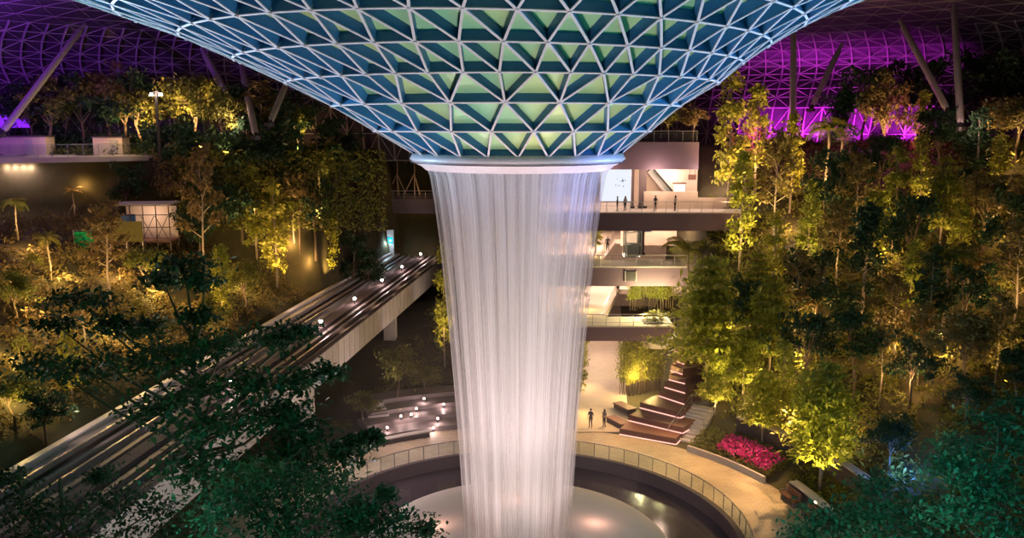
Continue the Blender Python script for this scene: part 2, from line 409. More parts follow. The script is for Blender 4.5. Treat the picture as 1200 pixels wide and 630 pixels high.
WARM = (1.0, 0.66, 0.22); AMBER = (1.0, 0.55, 0.2); PEACH = (1.0, 0.68, 0.5); PINK = (1.0, 0.7, 0.66)

# ------------------------------------------------------------------ terrain, plaza, pool
def terrain():
    xs = np.arange(-112, 113, 1.0); ys = np.arange(-72, 112, 1.0)
    V = [(x, y, height(x, y) - (0.05 if math.hypot(x - CX, y - CY) < 20.9 else 0)) for y in ys for x in xs]
    nx = len(xs); F = []
    for j in range(len(ys) - 1):
        for i in range(nx - 1):
            x, y = xs[i] + .5, ys[j] + .5
            if math.hypot(x - CX, y - CY) < 16.5: continue
            a = j * nx + i; F.append((a, a + 1, a + nx + 1, a + nx))
    me = bpy.data.meshes.new('ground'); me.from_pydata(V, [], F); me.materials.append(M['soil']); me.polygons.foreach_set('use_smooth', [True] * len(F))
    struct(link('ground', me))
terrain()
b = MB(); b.lathe([(14.6, 0), (20.2, 0), (20.2, -.6), (14.6, -.6)], 160, c=(CX, CY), closed=True); struct(b.build('floor', M['pave']))
b = MB(); b.lathe([(14.6, 0.04), (14.2, 0.04), (14.2, -2.2), (14.6, -2.2)], 160, c=(CX, CY), closed=True); struct(b.build('trim_pool', M['dark']))
b = MB(); b.lathe([(0.01, -1.5), (14.25, -1.5), (14.25, -.95), (0.01, -.95)], 128, c=(CX, CY), closed=True)
tag(b.build('pool_water', M['water'], smooth=False), 'dark still ring of pool water around the pale basin under the waterfall', 'water', kind='stuff')
b = MB(); b.lathe([(9.95, -1.1), (9.9, -.7), (9.6, -.45), (8, -.25), (5, -.05), (3, 0.05), (0.01, .08)], 128, c=(CX, CY))
tag(b.build('splash_basin', M['mound'], smooth=True), 'pale round basin in the pool where the waterfall lands', 'basin')
# path away from the plaza under the footbridges
b = MB(); A0, A1 = PZ(672, 497, 0), PZ(727, 497, 0); e0, e1 = PZ(684, 392, 0), PZ(728, 392, 0)
def flat_poly(mb, pts, z0, z1): mb.prism([(p[0], p[1], z0) for p in pts], [(p[0], p[1], z1) for p in pts])
flat_poly(b, [(A0.x, A0.y - 2), (A1.x + .5, A1.y - 2), (e1.x + 2.6, e1.y + 22), (e0.x + 2, e0.y + 22)], -.4, .06); struct(b.build('floor_path', M['path']))

# glass balustrade round the pool
bal = empty('glass_balustrade', (CX, CY, 0)); tag(bal, 'curved glass balustrade with a thin metal top rail around the pool', 'balustrade')
b = MB(); b.lathe([(14.68, 1.1), (14.75, 1.1), (14.75, 1.04), (14.68, 1.04)], 144, closed=True); b.build('top_rail', M['metal'], bal)
b = MB(); b.lathe([(14.70, .06), (14.73, .06), (14.73, 1.04), (14.70, 1.04)], 144, closed=True); b.build('glass_panels', M['glass'], bal)
b = MB(); b.box((0, 0, .54), (.05, .05, 1.08)); pm = b.mesh('post', M['metal'])
for k in range(72):
    w = k * 2 * PI / 72; o = link('post', pm, bal); o.location = (14.715 * math.cos(w), 14.715 * math.sin(w), 0); o.rotation_euler = (0, 0, w)

# ------------------------------------------------------------------ waterfall
def fallprof(f):
    zs = [23.9, 23.1, 21.5, 19, 16, 13, 10, 7, 4, 1.5, 0.0, -.7]; rs = [5.35, 5.02, 4.78, 4.5, 4.23, 4.0, 3.78, 3.58, 3.42, 3.3, 3.3, 3.5]
    return [(r * f * 1.05, z) for r, z in zip(rs, zs)]
wf = empty('waterfall', (CX, CY, -.7)); tag(wf, 'tall round curtain of white falling water dropping from the roof funnel into the pool', 'waterfall')
for i, (f, lo, hi) in enumerate(((1.0, .03, .55), (.93, .05, .45), (.8, .05, .4))):
    b = MB(); b.lathe([(r, z + .7) for r, z in fallprof(f)], 120, a0=.7 * i, a1=.7 * i + 2 * PI, uv=True)
    b.build(('outer_sheet', 'middle_sheet', 'inner_sheet')[i], watermat('falling_water_' + 'abc'[i], lo, hi), wf, True)

# ------------------------------------------------------------------ glass funnel and roof
ROWS = [(5.86, .31, 24.45), (7.76, .02, 25.75), (9.68, -.32, 27.07), (11.86, -.54, 28.28), (13.75, -1.24, 29.37), (15.7, -1.86, 30.4), (17.95, -2.5, 31.38),
        (20.4, -3.0, 32.35), (23.2, -3.3, 33.35), (26.4, -3.4, 34.4), (30, -3.2, 35.5), (34.5, -2.5, 36.7), (40, -1.5, 37.8)]
def rowpt(k, i, dz=0.0):
    R, cx, z = ROWS[k]; n = 24 if k < 3 else 48; off = 0.0 if n == 24 else 0.0
    half = {0: 0, 1: .5, 2: 0}.get(k, 0.0 if (k - 3) % 2 == 0 else .5)
    w = -PI / 2 + 2 * PI * (i + half) / n
    tilt = 0 if k < 4 else -.013 * min(1, (k - 3) / 2)
    return Vector((cx + R * math.cos(w), CY + R * math.sin(w), z + tilt * R * math.cos(w) + dz))
ROWS = [(r * 1.05, c * 1.05, 26 + (z - 26) * 1.05) for r, c, z in ROWS]
NR = len(ROWS)
def fnormal(k, i):                          # outward and down from the funnel surface
    R, cx, z = ROWS[k]; k2 = min(k + 1, NR - 1); k1 = max(k - 1, 0); dR = ROWS[k2][0] - ROWS[k1][0]; dz = ROWS[k2][2] - ROWS[k1][2]
    p = rowpt(k, i); rad = Vector((p.x - cx, p.y - CY, 0)).normalized(); n = rad * dz - Vector((0, 0, 1)) * dR; return n.normalized()
edges, tris = [], []
for k in range(NR):
    n = 24 if k < 3 else 48
    for i in range(n):
        edges.append(((k, i), (k, (i + 1) % n)))
        if k == NR - 1: continue
        if k == 2:
            js = [(2 * i - 1) % 48, 2 * i, (2 * i + 1) % 48]
            for j in js: edges.append(((2, i), (3, j)))
            tris += [((2, i), (3, js[0]), (3, js[1])), ((2, i), (3, js[1]), (3, js[2])), ((2, i), (2, (i + 1) % 24), (3, js[2]))]
        else:
            h1 = (k == 1) or (k >= 3 and (k - 3) % 2 == 1)          # this row is the half-shifted one
            a, c = (i, (i + 1) % n) if h1 else ((i - 1) % n, i)
            edges += [((k, i), (k + 1, a)), ((k, i), (k + 1, c))]
            tris.append(((k, i), (k + 1, a), (k + 1, c)))
            tris.append(((k, i), (k, (i + 1) % n), (k + 1, c)))
fun = empty('glass_funnel', (0, 0, 24)); tag(fun, 'huge inverted funnel of triangular glass panes and deep blue-lit steel fins hanging above the waterfall', 'roof')
O = Vector((0, 0, -24))
fin, fl, nod = MB(), MB(), MB()
for (a, c) in edges:
    p, q = rowpt(*a) + O, rowpt(*c) + O; na, nc = fnormal(*a), fnormal(*c); k = max(a[0], c[0]); D = .46 + .025 * k
    t = (q - p).normalized(); mid = (na + nc).normalized(); sd = t.cross(mid).normalized() * .035
    p2, q2 = p - na * D, q - nc * D
    fin.prism([p - sd, p + sd, p2 + sd, p2 - sd], [q - sd, q + sd, q2 + sd, q2 - sd])
    fl.bar(p, q, .10 + .004 * k, .05, mid)
for k in range(NR):
    for i in range(24 if k < 3 else 48):
        p = rowpt(k, i) + O; n = fnormal(k, i); fl.tube([p - n * .25, p + n * .08], .085, 8)
gl = MB()
for tr in tris:
    gl.face([rowpt(*a) + O - fnormal(*a) * (.46 + .025 * a[0]) for a in tr])
gl.build('glass_panes', M['roofglass'], fun); fin.build('fin_lattice', M['fin'], fun); fl.build('flange_lattice', M['white'], fun)
b = MB(); b.lathe([(6.25, .46), (6.42, .12), (6.2, -.08), (5.75, -.3), (5.5, -.52), (5.4, -.52), (5.4, .46)], 96, c=(.33, CY), closed=True); b.build('spout_lip', M['white'], fun, True)
b = MB(); b.lathe([(6.33, -.02), (6.38, -.02), (6.38, -.08), (6.3, -.08)], 96, c=(.33, CY), closed=True); b.build('lip_groove', M['darkmetal'], fun)

# outer roof shell, running on from the funnel and curling down to the perimeter
def shellpt(k, w):
    prof = [(42, 38.4, 0), (.62, 40.6, 1), (.76, 41.3, 1), (.86, 40.9, 1), (.93, 39.6, 1), (.975, 37.9, 1), (1.0, 35.6, 1), (1.0, 33.6, 1), (.975, 31.4, 1), (.94, 28.6, 1), (.90, 21.0, 1)]
    i = min(len(prof) - 2, int(k / 2)); t = k / 2 - i
    def one(j):
        f, z, m = prof[j]
        if m == 0: return Vector((-1.5 + f * math.cos(w), CY + f * math.sin(w), z - .013 * f * math.cos(w)))
        return Vector((f * 90 * math.cos(w), 6 + f * 83 * math.sin(w), z))
    p = one(i).lerp(one(i + 1), t)
    if k % 2 and i >= 3: p += Vector((math.cos(w) * .3, math.sin(w) * .3, .15))
    return p
NS = 21; NW = 232
shell, ribs, skin = MB(), MB(), MB()
for i in range(NW):
    w0, w1 = 2 * PI * i / NW, 2 * PI * (i + 1) / NW
    for k in range(NS - 1):
        a, c, d, e = shellpt(k, w0), shellpt(k, w1), shellpt(k + 1, w1), shellpt(k + 1, w0)
        up = Vector((0, 0, .5)); out = Vector((math.cos(w0), math.sin(w0), 0)) * .6
        skin.face([p + (up if k + j < 10 else out + up * .3) for p, j in ((a, 0), (c, 0), (d, 1), (e, 1))])
        if 9 <= k < 20:
            ribs.bar(a, e, .16, .32, Vector((math.cos(w0), math.sin(w0), .3)))
        tk_ = .03 if k < 9 else .055
        shell.bar(e, d, tk_, tk_ * 1.6)
        if (i + k) % 2 == 0: shell.bar(a, d, tk_, tk_ * 1.6)
        else: shell.bar(c, e, tk_, tk_ * 1.6)
ceil = struct(skin.build('ceiling', M['night'])); shell.build('lattice', M['bronze'], ceil); ribs.build('curved_ribs', M['bronze'], ceil)

def strut(p, q, r, label):
    o = empty('roof_strut', p); tag(o, label, 'strut'); p, q = Vector(p), Vector(q); d = q - p; L = d.length; t = d / L
    b = MB(); b.tube([t * .5, t * 1.6, t * (L * .5), t * (L - 1.4), t * (L - .4)], [r * .55, r, r * 1.08, r, r * .5], 14); b.build('shaft', M['tube'], o, True)
    b = MB(); b.tube([-t * .3, t * .7], r * .7, 12); b.tube([Vector((0, 0, -.25)), Vector((0, 0, .1))], r * 1.5, 12); b.build('foot_shoe', M['darkmetal'], o)
    b = MB(); b.tube([t * (L - .6), d + t * .8], r * .6, 12); b.build('head_pin', M['tube'], o)
    return o

for (a, da, c, dc, r, lb) in (
    ((0, 158), 84, (97, 32), 108, .34, 'long violet-lit slanting roof strut above the curved left balcony'),
    ((270, 120), 100, (238, 60), 112, .4, 'dim slanting strut under the roof left of the funnel, behind the lit trees'),
    ((300, 160), 90, (283, 78), 112, .36, 'sparkling slim strut rising toward the funnel beside a dark tree, left side'),
    ((316, 145), 84, (342, 82), 104, .3, 'short pale strut leaning up to the left flank of the funnel'),
    ((929, 160), 92, (930, 34), 108, .34, 'upright pale roof column standing right of the funnel among trees'),
    ((950, 128), 104, (985, 55), 114, .36, 'dark leaning strut in front of the magenta-lit roof lattice'),
    ((1112, 132), 88, (1056, 27), 108, .34, 'long pale strut leaning left, between the magenta lattice and an upright post'),
    ((1126, 150), 84, (1118, 10), 104, .34, 'nearly upright pale roof post, the one farthest toward the right edge')):
    strut(P(a[0], a[1], da), P(c[0], c[1], dc), r, lb)

# ------------------------------------------------------------------ railings, slabs, walls
def rail_into(root, pts, h=1.1, step=1.4, origin=Vector((0, 0, 0)), glass=False):
    b, g = MB(), MB(); pts = [Vector(p) - origin for p in pts]
    up = Vector((0, 0, h)); b2 = MB(); b2.box((0, 0, h / 2), (.05, .05, h)); pm = b2.mesh('post', M['metal'])
    for p, q in zip(pts, pts[1:]):
        b.bar(p + up, q + up, .08, .06)
        if not glass:
            for f in (.3, .62): b.bar(p + up * f, q + up * f, .025, .025)
        else: g.bar(p + up * .5, q + up * .5, .02, h * .86)
        n = max(1, int((q - p).length / step))
        for k in range(n + (q == pts[-1])): c = p.lerp(q, k / n); link('post', pm, root).location = c
    b.build('handrail', M['metal'], root)
    if glass: g.build('railing_glass', M['glass'], root)
def wallbox(name, c, d, m, rz=0.0):
    b = MB(); b.box(c, d, rz); return struct(b.build(name, M[m]))
def footbridge(x0, x1, y0, y1, z0, z1, label, skew=0.0):
    o = empty('footbridge', ((x0 + x1) / 2, y0, z0)); tag(o, label, 'bridge', None); og = Vector(o.location)
    b = MB(); pts = [(x0, y0), (x1, y0 + skew), (x1, y1 + skew), (x0, y1)]
    b.prism([Vector((*p, z0)) - og for p in pts], [Vector((*p, z1 - .12)) - og for p in pts]); b.build('deck', M['fascia'], o)
    b = MB(); pt2 = [(x0, y0 - .12), (x1, y0 + skew - .12), (x1, y1 + skew), (x0, y1)]
    b.prism([Vector((*p, z1 - .12)) - og for p in pt2], [Vector((*p, z1)) - og for p in pt2]); b.build('deck_edge', M['conc'], o)
    rail_into(o, [(x0, y0 + .1, z1), (x1, y0 + skew + .1, z1)], 1.1, 1.2, og)
    return o
# terrace levels of the canyon right of the waterfall (plan y = depth - 49)
footbridge(2.5, 15.6, 31, 35, 5.6, 7.1, 'lowest plum footbridge over the pale path, in front of a lit green hedge')
footbridge(2.5, 17.8, 36.5, 40.5, 9.95, 12.0, 'middle plum footbridge with a dark hatch in its face')
footbridge(2.5, 25.2, 41.5, 45.5, 15.0, 17.0, 'highest plum footbridge with people and railing, below the white screen')
def slab(name, pts, z0, z1, m):
    b = MB(); flat_poly(b, pts, z0, z1); return struct(b.build(name, M[m]))
slab('floor_level_two', [(3, 35.02), (9.3, 35.02), (12.6, 50), (16, 70), (3, 70)], 6.5, 7.05, 'path')
slab('floor_level_two_side', [(12.6, 50), (22, 48), (24, 70), (16, 70)], 6.5, 7.05, 'path')
slab('floor_level_three', [(3, 40.52), (9.2, 40.52), (13, 58), (24, 58), (24, 72), (3, 72)], 11.4, 11.95, 'path')
slab('floor_level_four', [(3, 45.52), (27, 45.52), (27, 73), (3, 73)], 16.3, 16.95, 'soffit')
slab('floor_level_five', [(2, 45.9), (20.6, 45.9), (22, 75), (2, 75)], 21.3, 24.3, 'fascia')
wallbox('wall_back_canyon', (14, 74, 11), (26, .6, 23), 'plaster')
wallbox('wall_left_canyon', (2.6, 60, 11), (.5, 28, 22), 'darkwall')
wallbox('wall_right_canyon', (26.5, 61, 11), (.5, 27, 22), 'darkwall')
wallbox('wall_canyon_upper', (17.6, 50, 19.2), (7.6, .3, 4.2), 'plaster')
wallbox('wall_canyon_middle', (16.3, 52, 14.3), (6.6, .3, 4.6), 'plaster')
# rails along the level two and three galleries
for z, pts, lb in ((7.05, [(9.2, 35.2, 7.05), (12.5, 49.5, 7.05)], 'sloping metal railing along the walkway edge above the lowest footbridge'),
                   (11.95, [(9.1, 40.8, 11.95), (12.9, 57.6, 11.95)], 'metal railing along the walkway edge above the middle footbridge')):
    o = empty('gallery_railing', pts[0]); tag(o, lb, 'railing'); rail_into(o, pts, 1.1, 1.3, Vector(pts[0]))
# hatch in the middle bridge
q = P(739, 327, 85.4); b = MB(); b.box((0, 0, 0), (1.0, .12, .95)); o = b.build('vent_hatch', M['darkmetal']); o.location = (q.x, 36.44, 11.0)
tag(o, 'small dark square hatch set in the face of the middle footbridge', 'hatch')
b = MB()
for s_ in (-1, 1): b.box((s_ * .56, -.02, 0), (.1, .16, 1.1))
b.build('hatch_frame', M['metal'], o)
# lift shaft columns
for px, dp, w, z0, z1, lb in ((752.5, 95.5, .75, 17, 21.4, 'thick dark post in front of the white screen, right of two thin ones'), (741, 95.2, .28, 17, 21.4, 'thin dark post beside the white screen'),
                          (752, 93.5, .7, 12, 16.3, 'dark post standing on the middle level next to the glass lift')):
    q = P(px, 240, dp); o = empty('steel_post', (q.x, q.y, z0)); tag(o, lb, 'post')
    b = MB(); b.box((0, 0, (z1 - z0) / 2), (w, w, z1 - z0)); b.build('shaft', M['darkwall'], o); b = MB(); b.box((0, 0, .12), (w + .2, w + .2, .24)); b.build('base', M['darkmetal'], o)
# glass lift on level three
q = P(741, 290, 92); o = empty('glass_lift', (q.x, q.y, 11.95)); tag(o, 'glass lift shaft with steel corner posts on the middle level', 'lift')
b = MB()
for sx in (-1, 1):
    for sy in (-1, 1): b.box((sx * .85, sy * .85, 2.1), (.14, .14, 4.2))
for z in (.1, 1.4, 2.8, 4.1):
    for s_ in (-1, 1): b.box((0, s_ * .85, z), (1.7, .1, .1)); b.box((s_ * .85, 0, z), (.1, 1.7, .1))
b.build('frame', M['metal'], o); b = MB()
for s_ in (-1, 1): b.box((0, s_ * .85, 2.1), (1.6, .02, 4.0)); b.box((s_ * .85, 0, 2.1), (.02, 1.6, 4.0))
b.build('glass_walls', M['glass'], o)
b = MB(); b.box((0, 0, .7), (1.3, 1.3, 1.3)); b.build('lift_car', M['conc'], o)
# bright screen with printed bird marks
a, c = P(706, 196, 103), P(742, 240, 103)
o = empty('display_screen', ((a.x + c.x) / 2, a.y, 17.0)); tag(o, 'large bright white lit screen with small blue bird marks on the upper level', 'screen')
W = 4.1; b = MB(); b.box((0, .12, 2.2), (W, .14, 4.2)); b.build('panel', M['screen'], o)
b = MB(); b.box((0, .25, 2.2), (W + .2, .1, 4.4)); b.box((0, .2, .05), (W + .2, .5, .1)); b.build('frame', M['conc'], o)
def birdmark(x, z, s_):
    y = 0.0; b = MB()
    for pts in ([(0, 0), (.9, .25), (.15, .22)], [(0, 0), (.15, .22), (-.1, .8)], [(0, 0), (-.7, -.05), (-.1, .18)], [(-.1, .1), (.2, .1), (.1, -.4)]):
        A_ = [(x + p[0] * s_, y, z + p[1] * s_) for p in pts]; b.prism(A_, [(p[0], y + .03, p[2]) for p in A_])
    b.build('printed_bird', M['ink'], o)
birdmark(.55, 2.5, .55); birdmark(-.25, 2.0, .22); birdmark(.1, 1.95, .22); birdmark(.65, 1.85, .25); birdmark(-.1, 2.75, .15)
# escalator and kiosk on level four
p0, p1 = P(794, 232, 98), P(757, 203, 100); p0.z = 17.0; p1.z = 20.9; p1.y = p0.y + .2
o = empty('escalator', p0); tag(o, 'escalator with dark handrails slanting up behind the upper pink wall', 'escalator')
d = p1 - p0; b = MB(); b.bar((0, 0, .1), d + Vector((0, 0, .1)), 1.0, .5); b.build('truss', M['conc'], o)
for s_ in (-.55, .55):
    b = MB(); b.bar(Vector((0, s_, .95)), d + Vector((0, s_, .95)), .1, .12); b.build('handrail', M['darkmetal'], o)
    b = MB(); b.bar(Vector((0, s_, .62)), d + Vector((0, s_, .62)), .03, .6); b.build('balustrade_panel', M['glass'], o)
q = P(796, 222, 97); o = empty('lit_kiosk', (q.x, q.y, 17.0)); tag(o, 'small glowing white kiosk by the foot of the escalator', 'kiosk')
b = MB(); b.box((0, 0, .45), (1.2, .8, .9)); b.build('counter', M['conc'], o); b = MB(); b.box((0, -.1, 1.75), (1.15, .6, 1.6)); b.build('lit_panel', M['kiosk'], o); b = MB(); b.box((0, 0, 2.65), (1.4, 1.0, .14)); b.build('roof', M['wood'], o)
q = P(811, 213, 97.5); b = MB(); b.box((0, 0, 0), (.9, .1, .6)); o = b.build('hanging_sign', M['wood']); o.location = (q.x, q.y, 20.3); tag(o, 'small brown hanging sign near the kiosk on the upper level', 'sign')
b = MB(); b.box((-.3, 0, .65), (.04, .04, .8)); b.box((.3, 0, .65), (.04, .04, .8)); b.build('hangers', M['darkmetal'], o)
wallbox('wall_parapet_upper', (P(786, 240, 95).x, 46.2, 17.9), (6.0, .25, 1.9), 'plaster')
wallbox('wall_parapet_side', (P(838, 240, 95).x, 46.2, 17.55), (4.0, .25, 1.2), 'plaster')
q = P(757, 272, 94); b = MB(); b.box((0, 0, 0), (1.2, .12, .55)); o = b.build('overhead_sign', M['blue']); o.location = (q.x, q.y, 14.75); tag(o, 'small blue overhead sign on the middle level beside the dark post', 'sign')
b = MB(); b.box((-.25, -.08, 0), (.22, .04, .22)); b.box((.2, -.08, 0), (.3, .04, .16)); b.build('sign_marks', M['screen'], o)
b = MB(); b.box((0, 0, .9), (.08, .08, 1.4)); b.build('hanger', M['darkmetal'], o)
# rail and planter on top of the level five fascia
o = empty('roof_terrace_railing', (0, 46.1, 24.3)); tag(o, 'glass railing along the top of the plum fascia right of the funnel', 'railing')
rail_into(o, [(3, 46.1, 24.3), (20.4, 46.1, 24.3)], 1.2, 1.5, Vector((0, 46.1, 24.3)), True)
# short level-two planter at the right end of the lowest bridge
q = P(767, 395, 82); o = empty('stone_planter', (q.x, q.y, 4.6)); tag(o, 'square stone planter box at the right end of the lowest footbridge', 'planter')
b = MB(); b.box((0, 0, 1.2), (2.4, 2.4, 2.4)); b.build('box', M['conc'], o); b = MB(); b.box((0, 0, 2.45), (2.6, 2.6, .16)); b.build('coping', M['dark'], o)

# ------------------------------------------------------------------ cascading steps, stair, flower bed at the right of the plaza
cas = empty('terraced_seating', PZ(760, 515, 0)); tag(cas, 'dark stone stepped seating terrace with pink lit edges climbing away from the plaza', 'terrace'); co = Vector(cas.location)
steps = [((726, 509), (792, 521), 0.55), ((737, 493), (800, 508), 1.1), ((750, 478), (797, 490), 1.65), ((772, 464), (802, 474), 2.2), ((779, 454), (803, 461), 2.75), ((784, 445), (803, 450), 3.3),
         ((786, 434), (800, 439), 3.9), ((789, 422), (802, 427), 4.5), ((790, 412), (804, 416), 5.1), ((792, 402), (805, 405), 5.7)]
for k, (a, c, z) in enumerate(steps):
    p, q = PZ(*a, z - .55), PZ(*c, z - .55); p.z = q.z = 0; dr = (q - p).normalized(); back = Vector((-dr.y, dr.x, 0))
    L = 5.5 if k < 3 else 2.6
    b = MB(); ring = [p, q, q + back * L, p + back * L]
    zb = max(-.2, z - 1.6)
    b.prism([Vector((r.x, r.y, zb)) - co for r in ring], [Vector((r.x, r.y, z)) - co for r in ring]); s_ = b.build('step', M['wood'], cas)
    b = MB(); f = -back * .04
    b.bar(Vector((p.x, p.y, z - .50)) + f - co, Vector((q.x, q.y, z - .50)) + f - co, .06, .07)
    if k < 3: b.bar(Vector((q.x, q.y, z - .50)) - co + dr * .04, Vector((q.x, q.y, z - .50)) + back * 1.6 - co + dr * .04, .06, .07)
    b.build('light_strip', M['ledstrip'], s_)
# low dark benches beside the seating
for (a, lb) in (((724, 498), 'dark low block bench at the foot of the stepped seating, nearest the plaza'), ((732, 481), 'dark low block bench beside the stepped seating, behind the first one')):
    q = PZ(*a, 0); o = empty('block_bench', q, .5); tag(o, lb, 'bench'); b = MB(); b.box((0, 0, .22), (.9, 2.2, .44)); b.build('plinth', M['dark'], o); b = MB(); b.box((0, 0, .48), (1.0, 2.4, .1)); b.build('seat', M['wood'], o)
def staircase(a, c, z0, z1, w, n, label, rails=True):
    A, B = (a, c) if z0 is None else (PZ(*a, z0), PZ(*c, z1))
    if z0 is None: z0, z1 = A.z, B.z
    o = empty('outdoor_stairs', A); tag(o, label, 'stairs'); d = B - A; dr = Vector((d.x, d.y, 0)); run = dr.length; dr.normalize(); sd = Vector((-dr.y, dr.x, 0))
    for k in range(n):
        b = MB(); c0 = dr * (run * k / n); c1 = dr * (run * (k + 1) / n + .3); z = (z1 - z0) * (k + 1) / n
        ring = [c0 - sd * w / 2, c0 + sd * w / 2, c1 + sd * w / 2, c1 - sd * w / 2]
        b.prism([Vector((r.x, r.y, min(-.1, height(A.x + d.x * k / n, A.y + d.y * k / n) - A.z - .3))) for r in ring], [Vector((r.x, r.y, z)) for r in ring]); b.build('tread', M['conc'], o)
    if rails:
        for s_ in (-1, 1):
            b = MB(); e = sd * (s_ * (w / 2 + .08)); L = Vector((d.x, d.y, z1 - z0)); up = Vector((0, 0, 1.0))
            b.tube([e + Vector((0, 0, .1)), e + up, e + L + up, e + L + Vector((0, 0, .1))], .035, 6); b.bar(e + up * .55, e + L + up * .55, .03, .03)
            for f in (.33, .66): b.bar(e + L * f, e + L * f + up, .04, .04, Vector((1, 0, 0)))
            b.build('handrail', M['metal'], o)
    return o
staircase((799, 517), (826, 477), 0, 1.7, 2.3, 10, 'pale stone staircase with handrails right of the stepped seating')
B_ = PZ(828, 474, 1.7); slab('floor_stair_landing', [(B_.x - 1.6, B_.y + .3), (B_.x + 2.4, B_.y + .1), (B_.x + 3.0, B_.y + 4.5), (B_.x - 1.2, B_.y + 4.7)], -.2, 1.7, 'greystone')
spot(PZ(806, 500, 1.5) + Vector((-1.0, -3.5, 4.5)), PZ(812, 498, 1.5), 700, PEACH, 70, .15)
staircase(G(846, 448) + Vector((0, 0, .3)), G(866, 412) + Vector((0, 0, .5)), None, None, 1.9, 12, 'upper flight of pale stairs among trees on the right slope', False)
# flower bed
bed = empty('flower_bed', PZ(865, 530, 0)); tag(bed, 'curved raised bed of magenta flowers beside the tan walkway', 'flower bed'); bo = Vector(bed.location)
def arcpts(r, a0, a1, n, z=0): return [Vector((r * math.cos(a0 + (a1 - a0) * k / n), r * math.sin(a0 + (a1 - a0) * k / n), z)) for k in range(n + 1)]
fa0, fa1 = math.radians(24), math.radians(46)
b = MB(); b.lathe([(19.9, 0), (19.9, .5), (20.15, .5), (20.15, 0)], 24, fa0, fa1, c=(CX, CY), closed=True); b.v = [tuple(Vector(v) - bo) for v in b.v]; b.build('kerb', M['conc'], bed)
rng = np.random.default_rng(3); n = 2600; w = rng.uniform(fa0, fa1, n); r = rng.uniform(20.1, 22.9, n); z = .25 + (r - 20.1) * .3 + rng.uniform(0, .55, n)
pts = np.stack([CX + r * np.cos(w), CY + r * np.sin(w), z], 1) - np.array(bo); V, F = leafcloud(pts, .34, rng, .2, .3); fo = link('leafy_base', npmesh('leafy_base', V, F, M['leaf']), bed)
n = 900; w = rng.uniform(fa0 + .01, fa1 - .12, n); r = rng.uniform(20.2, 22.2, n); z = .75 + (r - 20.1) * .3 + rng.uniform(0, .45, n)
pts = np.stack([CX + r * np.cos(w), CY + r * np.sin(w), z], 1) - np.array(bo); V, F = leafcloud(pts, .22, rng, .3, .8); tag(link('blooms', npmesh('blooms', V, F, M['flower']), bed), 'magenta blooms', kind='stuff')
# planters and bench along the walkway, bottom right
def arcwall(name, r0, r1, a0, a1, z0, z1, m, label, cat):
    mid = (a0 + a1) / 2; org = Vector((CX + r0 * math.cos(mid), CY + r0 * math.sin(mid), z0)); o = empty(name, org); tag(o, label, cat)
    b = MB(); b.lathe([(r0, z0), (r0, z1), (r1, z1), (r1, z0)], 24, a0, a1, c=(CX, CY), closed=True); b.v = [tuple(Vector(v) - org) for v in b.v]; b.build('wall', M[m], o)
    b = MB(); b.lathe([(r0 - .06, z1), (r0 - .06, z1 + .1), (r1 + .06, z1 + .1), (r1 + .06, z1)], 24, a0, a1, c=(CX, CY), closed=True); b.v = [tuple(Vector(v) - org) for v in b.v]; b.build('coping', M['conc'], o); return o
R_ = math.radians
arcwall('planter_wall', 20.3, 20.9, R_(0), R_(17), 0, 1.0, 'dark', 'low curved dark planter wall along the tan walkway, below the bright yellow tree', 'planter')
arcwall('planter_wall', 23.4, 24.0, R_(4), R_(40), 1.2, 2.6, 'dark', 'upper curved dark retaining wall behind the magenta flower bed', 'planter')
for a_, lb in ((14, 'curved bench with metal rails in front of the dark planter wall, nearer the flowers'), (6, 'curved bench in front of the dark planter wall, nearer the teal leaves')):
    q = Vector((CX + 19.7 * math.cos(R_(a_)), CY + 19.7 * math.sin(R_(a_)), 0)); o = empty('park_bench', q, R_(a_)); tag(o, lb, 'bench')
    b = MB(); b.box((0, 0, .45), (.55, 1.9, .08)); b.build('seat', M['wood'], o); b = MB(); b.box((.25, 0, .8), (.06, 1.9, .45)); b.build('backrest', M['wood'], o)
    for s_ in (-.8, .8): b = MB(); b.box((0, s_, .21), (.5, .07, .42)); b.box((.25, s_, .6), (.07, .07, .8)); b.box((-.05, s_, .68), (.5, .05, .05)); b.build('leg', M['metal'], o)

# ------------------------------------------------------------------ plaza steps, lights and bench at the left, behind the waterfall
for k in range(4):
    a0, a1 = R_(88), R_(128 - 3 * k); o = None
    b = MB(); r0 = 20.3 + 1.9 * k; b.lathe([(r0, -.2), (r0, .38 * (k + 1)), (r0 + 2.1, .38 * (k + 1)), (r0 + 2.1, -.2)], 40, a0, a1, c=(CX, CY), closed=True)
    o = b.build('curved_step', M['greystone']); tag(o, ('lowest', 'second', 'third', 'topmost')[k] + ' of the curved dark stone steps behind the pool, left of the waterfall', 'step')
for k, (px, py, z, lb) in enumerate(((454, 510, 0, 0), (488, 482, .8, 0), (482, 494, .4, 0), (513, 494, .4, 0), (520, 477, .8, 0), (508, 504, .1, 0), (497, 470, 1.2, 0), (470, 500, .1, 0))):
    q = PZ(px, py, z); r = math.hypot(q.x - CX, q.y - CY); kk = int((r - 20.3) // 1.9); q.z = 0 if r < 20.3 else min(4, kk + 1) * .38
    o = empty('step_light', q); tag(o, 'small glowing bollard light on the curved dark steps left of the waterfall', 'light', 'bollard lights on the curved steps')
    b = MB(); b.tube([(0, 0, 0), (0, 0, .28)], .1, 10); b.build('body', M['darkmetal'], o); b = MB(); b.tube([(0, 0, .28), (0, 0, .42)], [.12, .08], 10); b.build('lens', M['step'], o)
    point(q + Vector((0, -.4, .35)), 34, PINK, .1)
o = empty('curved_bench', (CX, CY, 0)); tag(o, 'long pale curved bench at the plaza edge under the track bridge', 'bench')
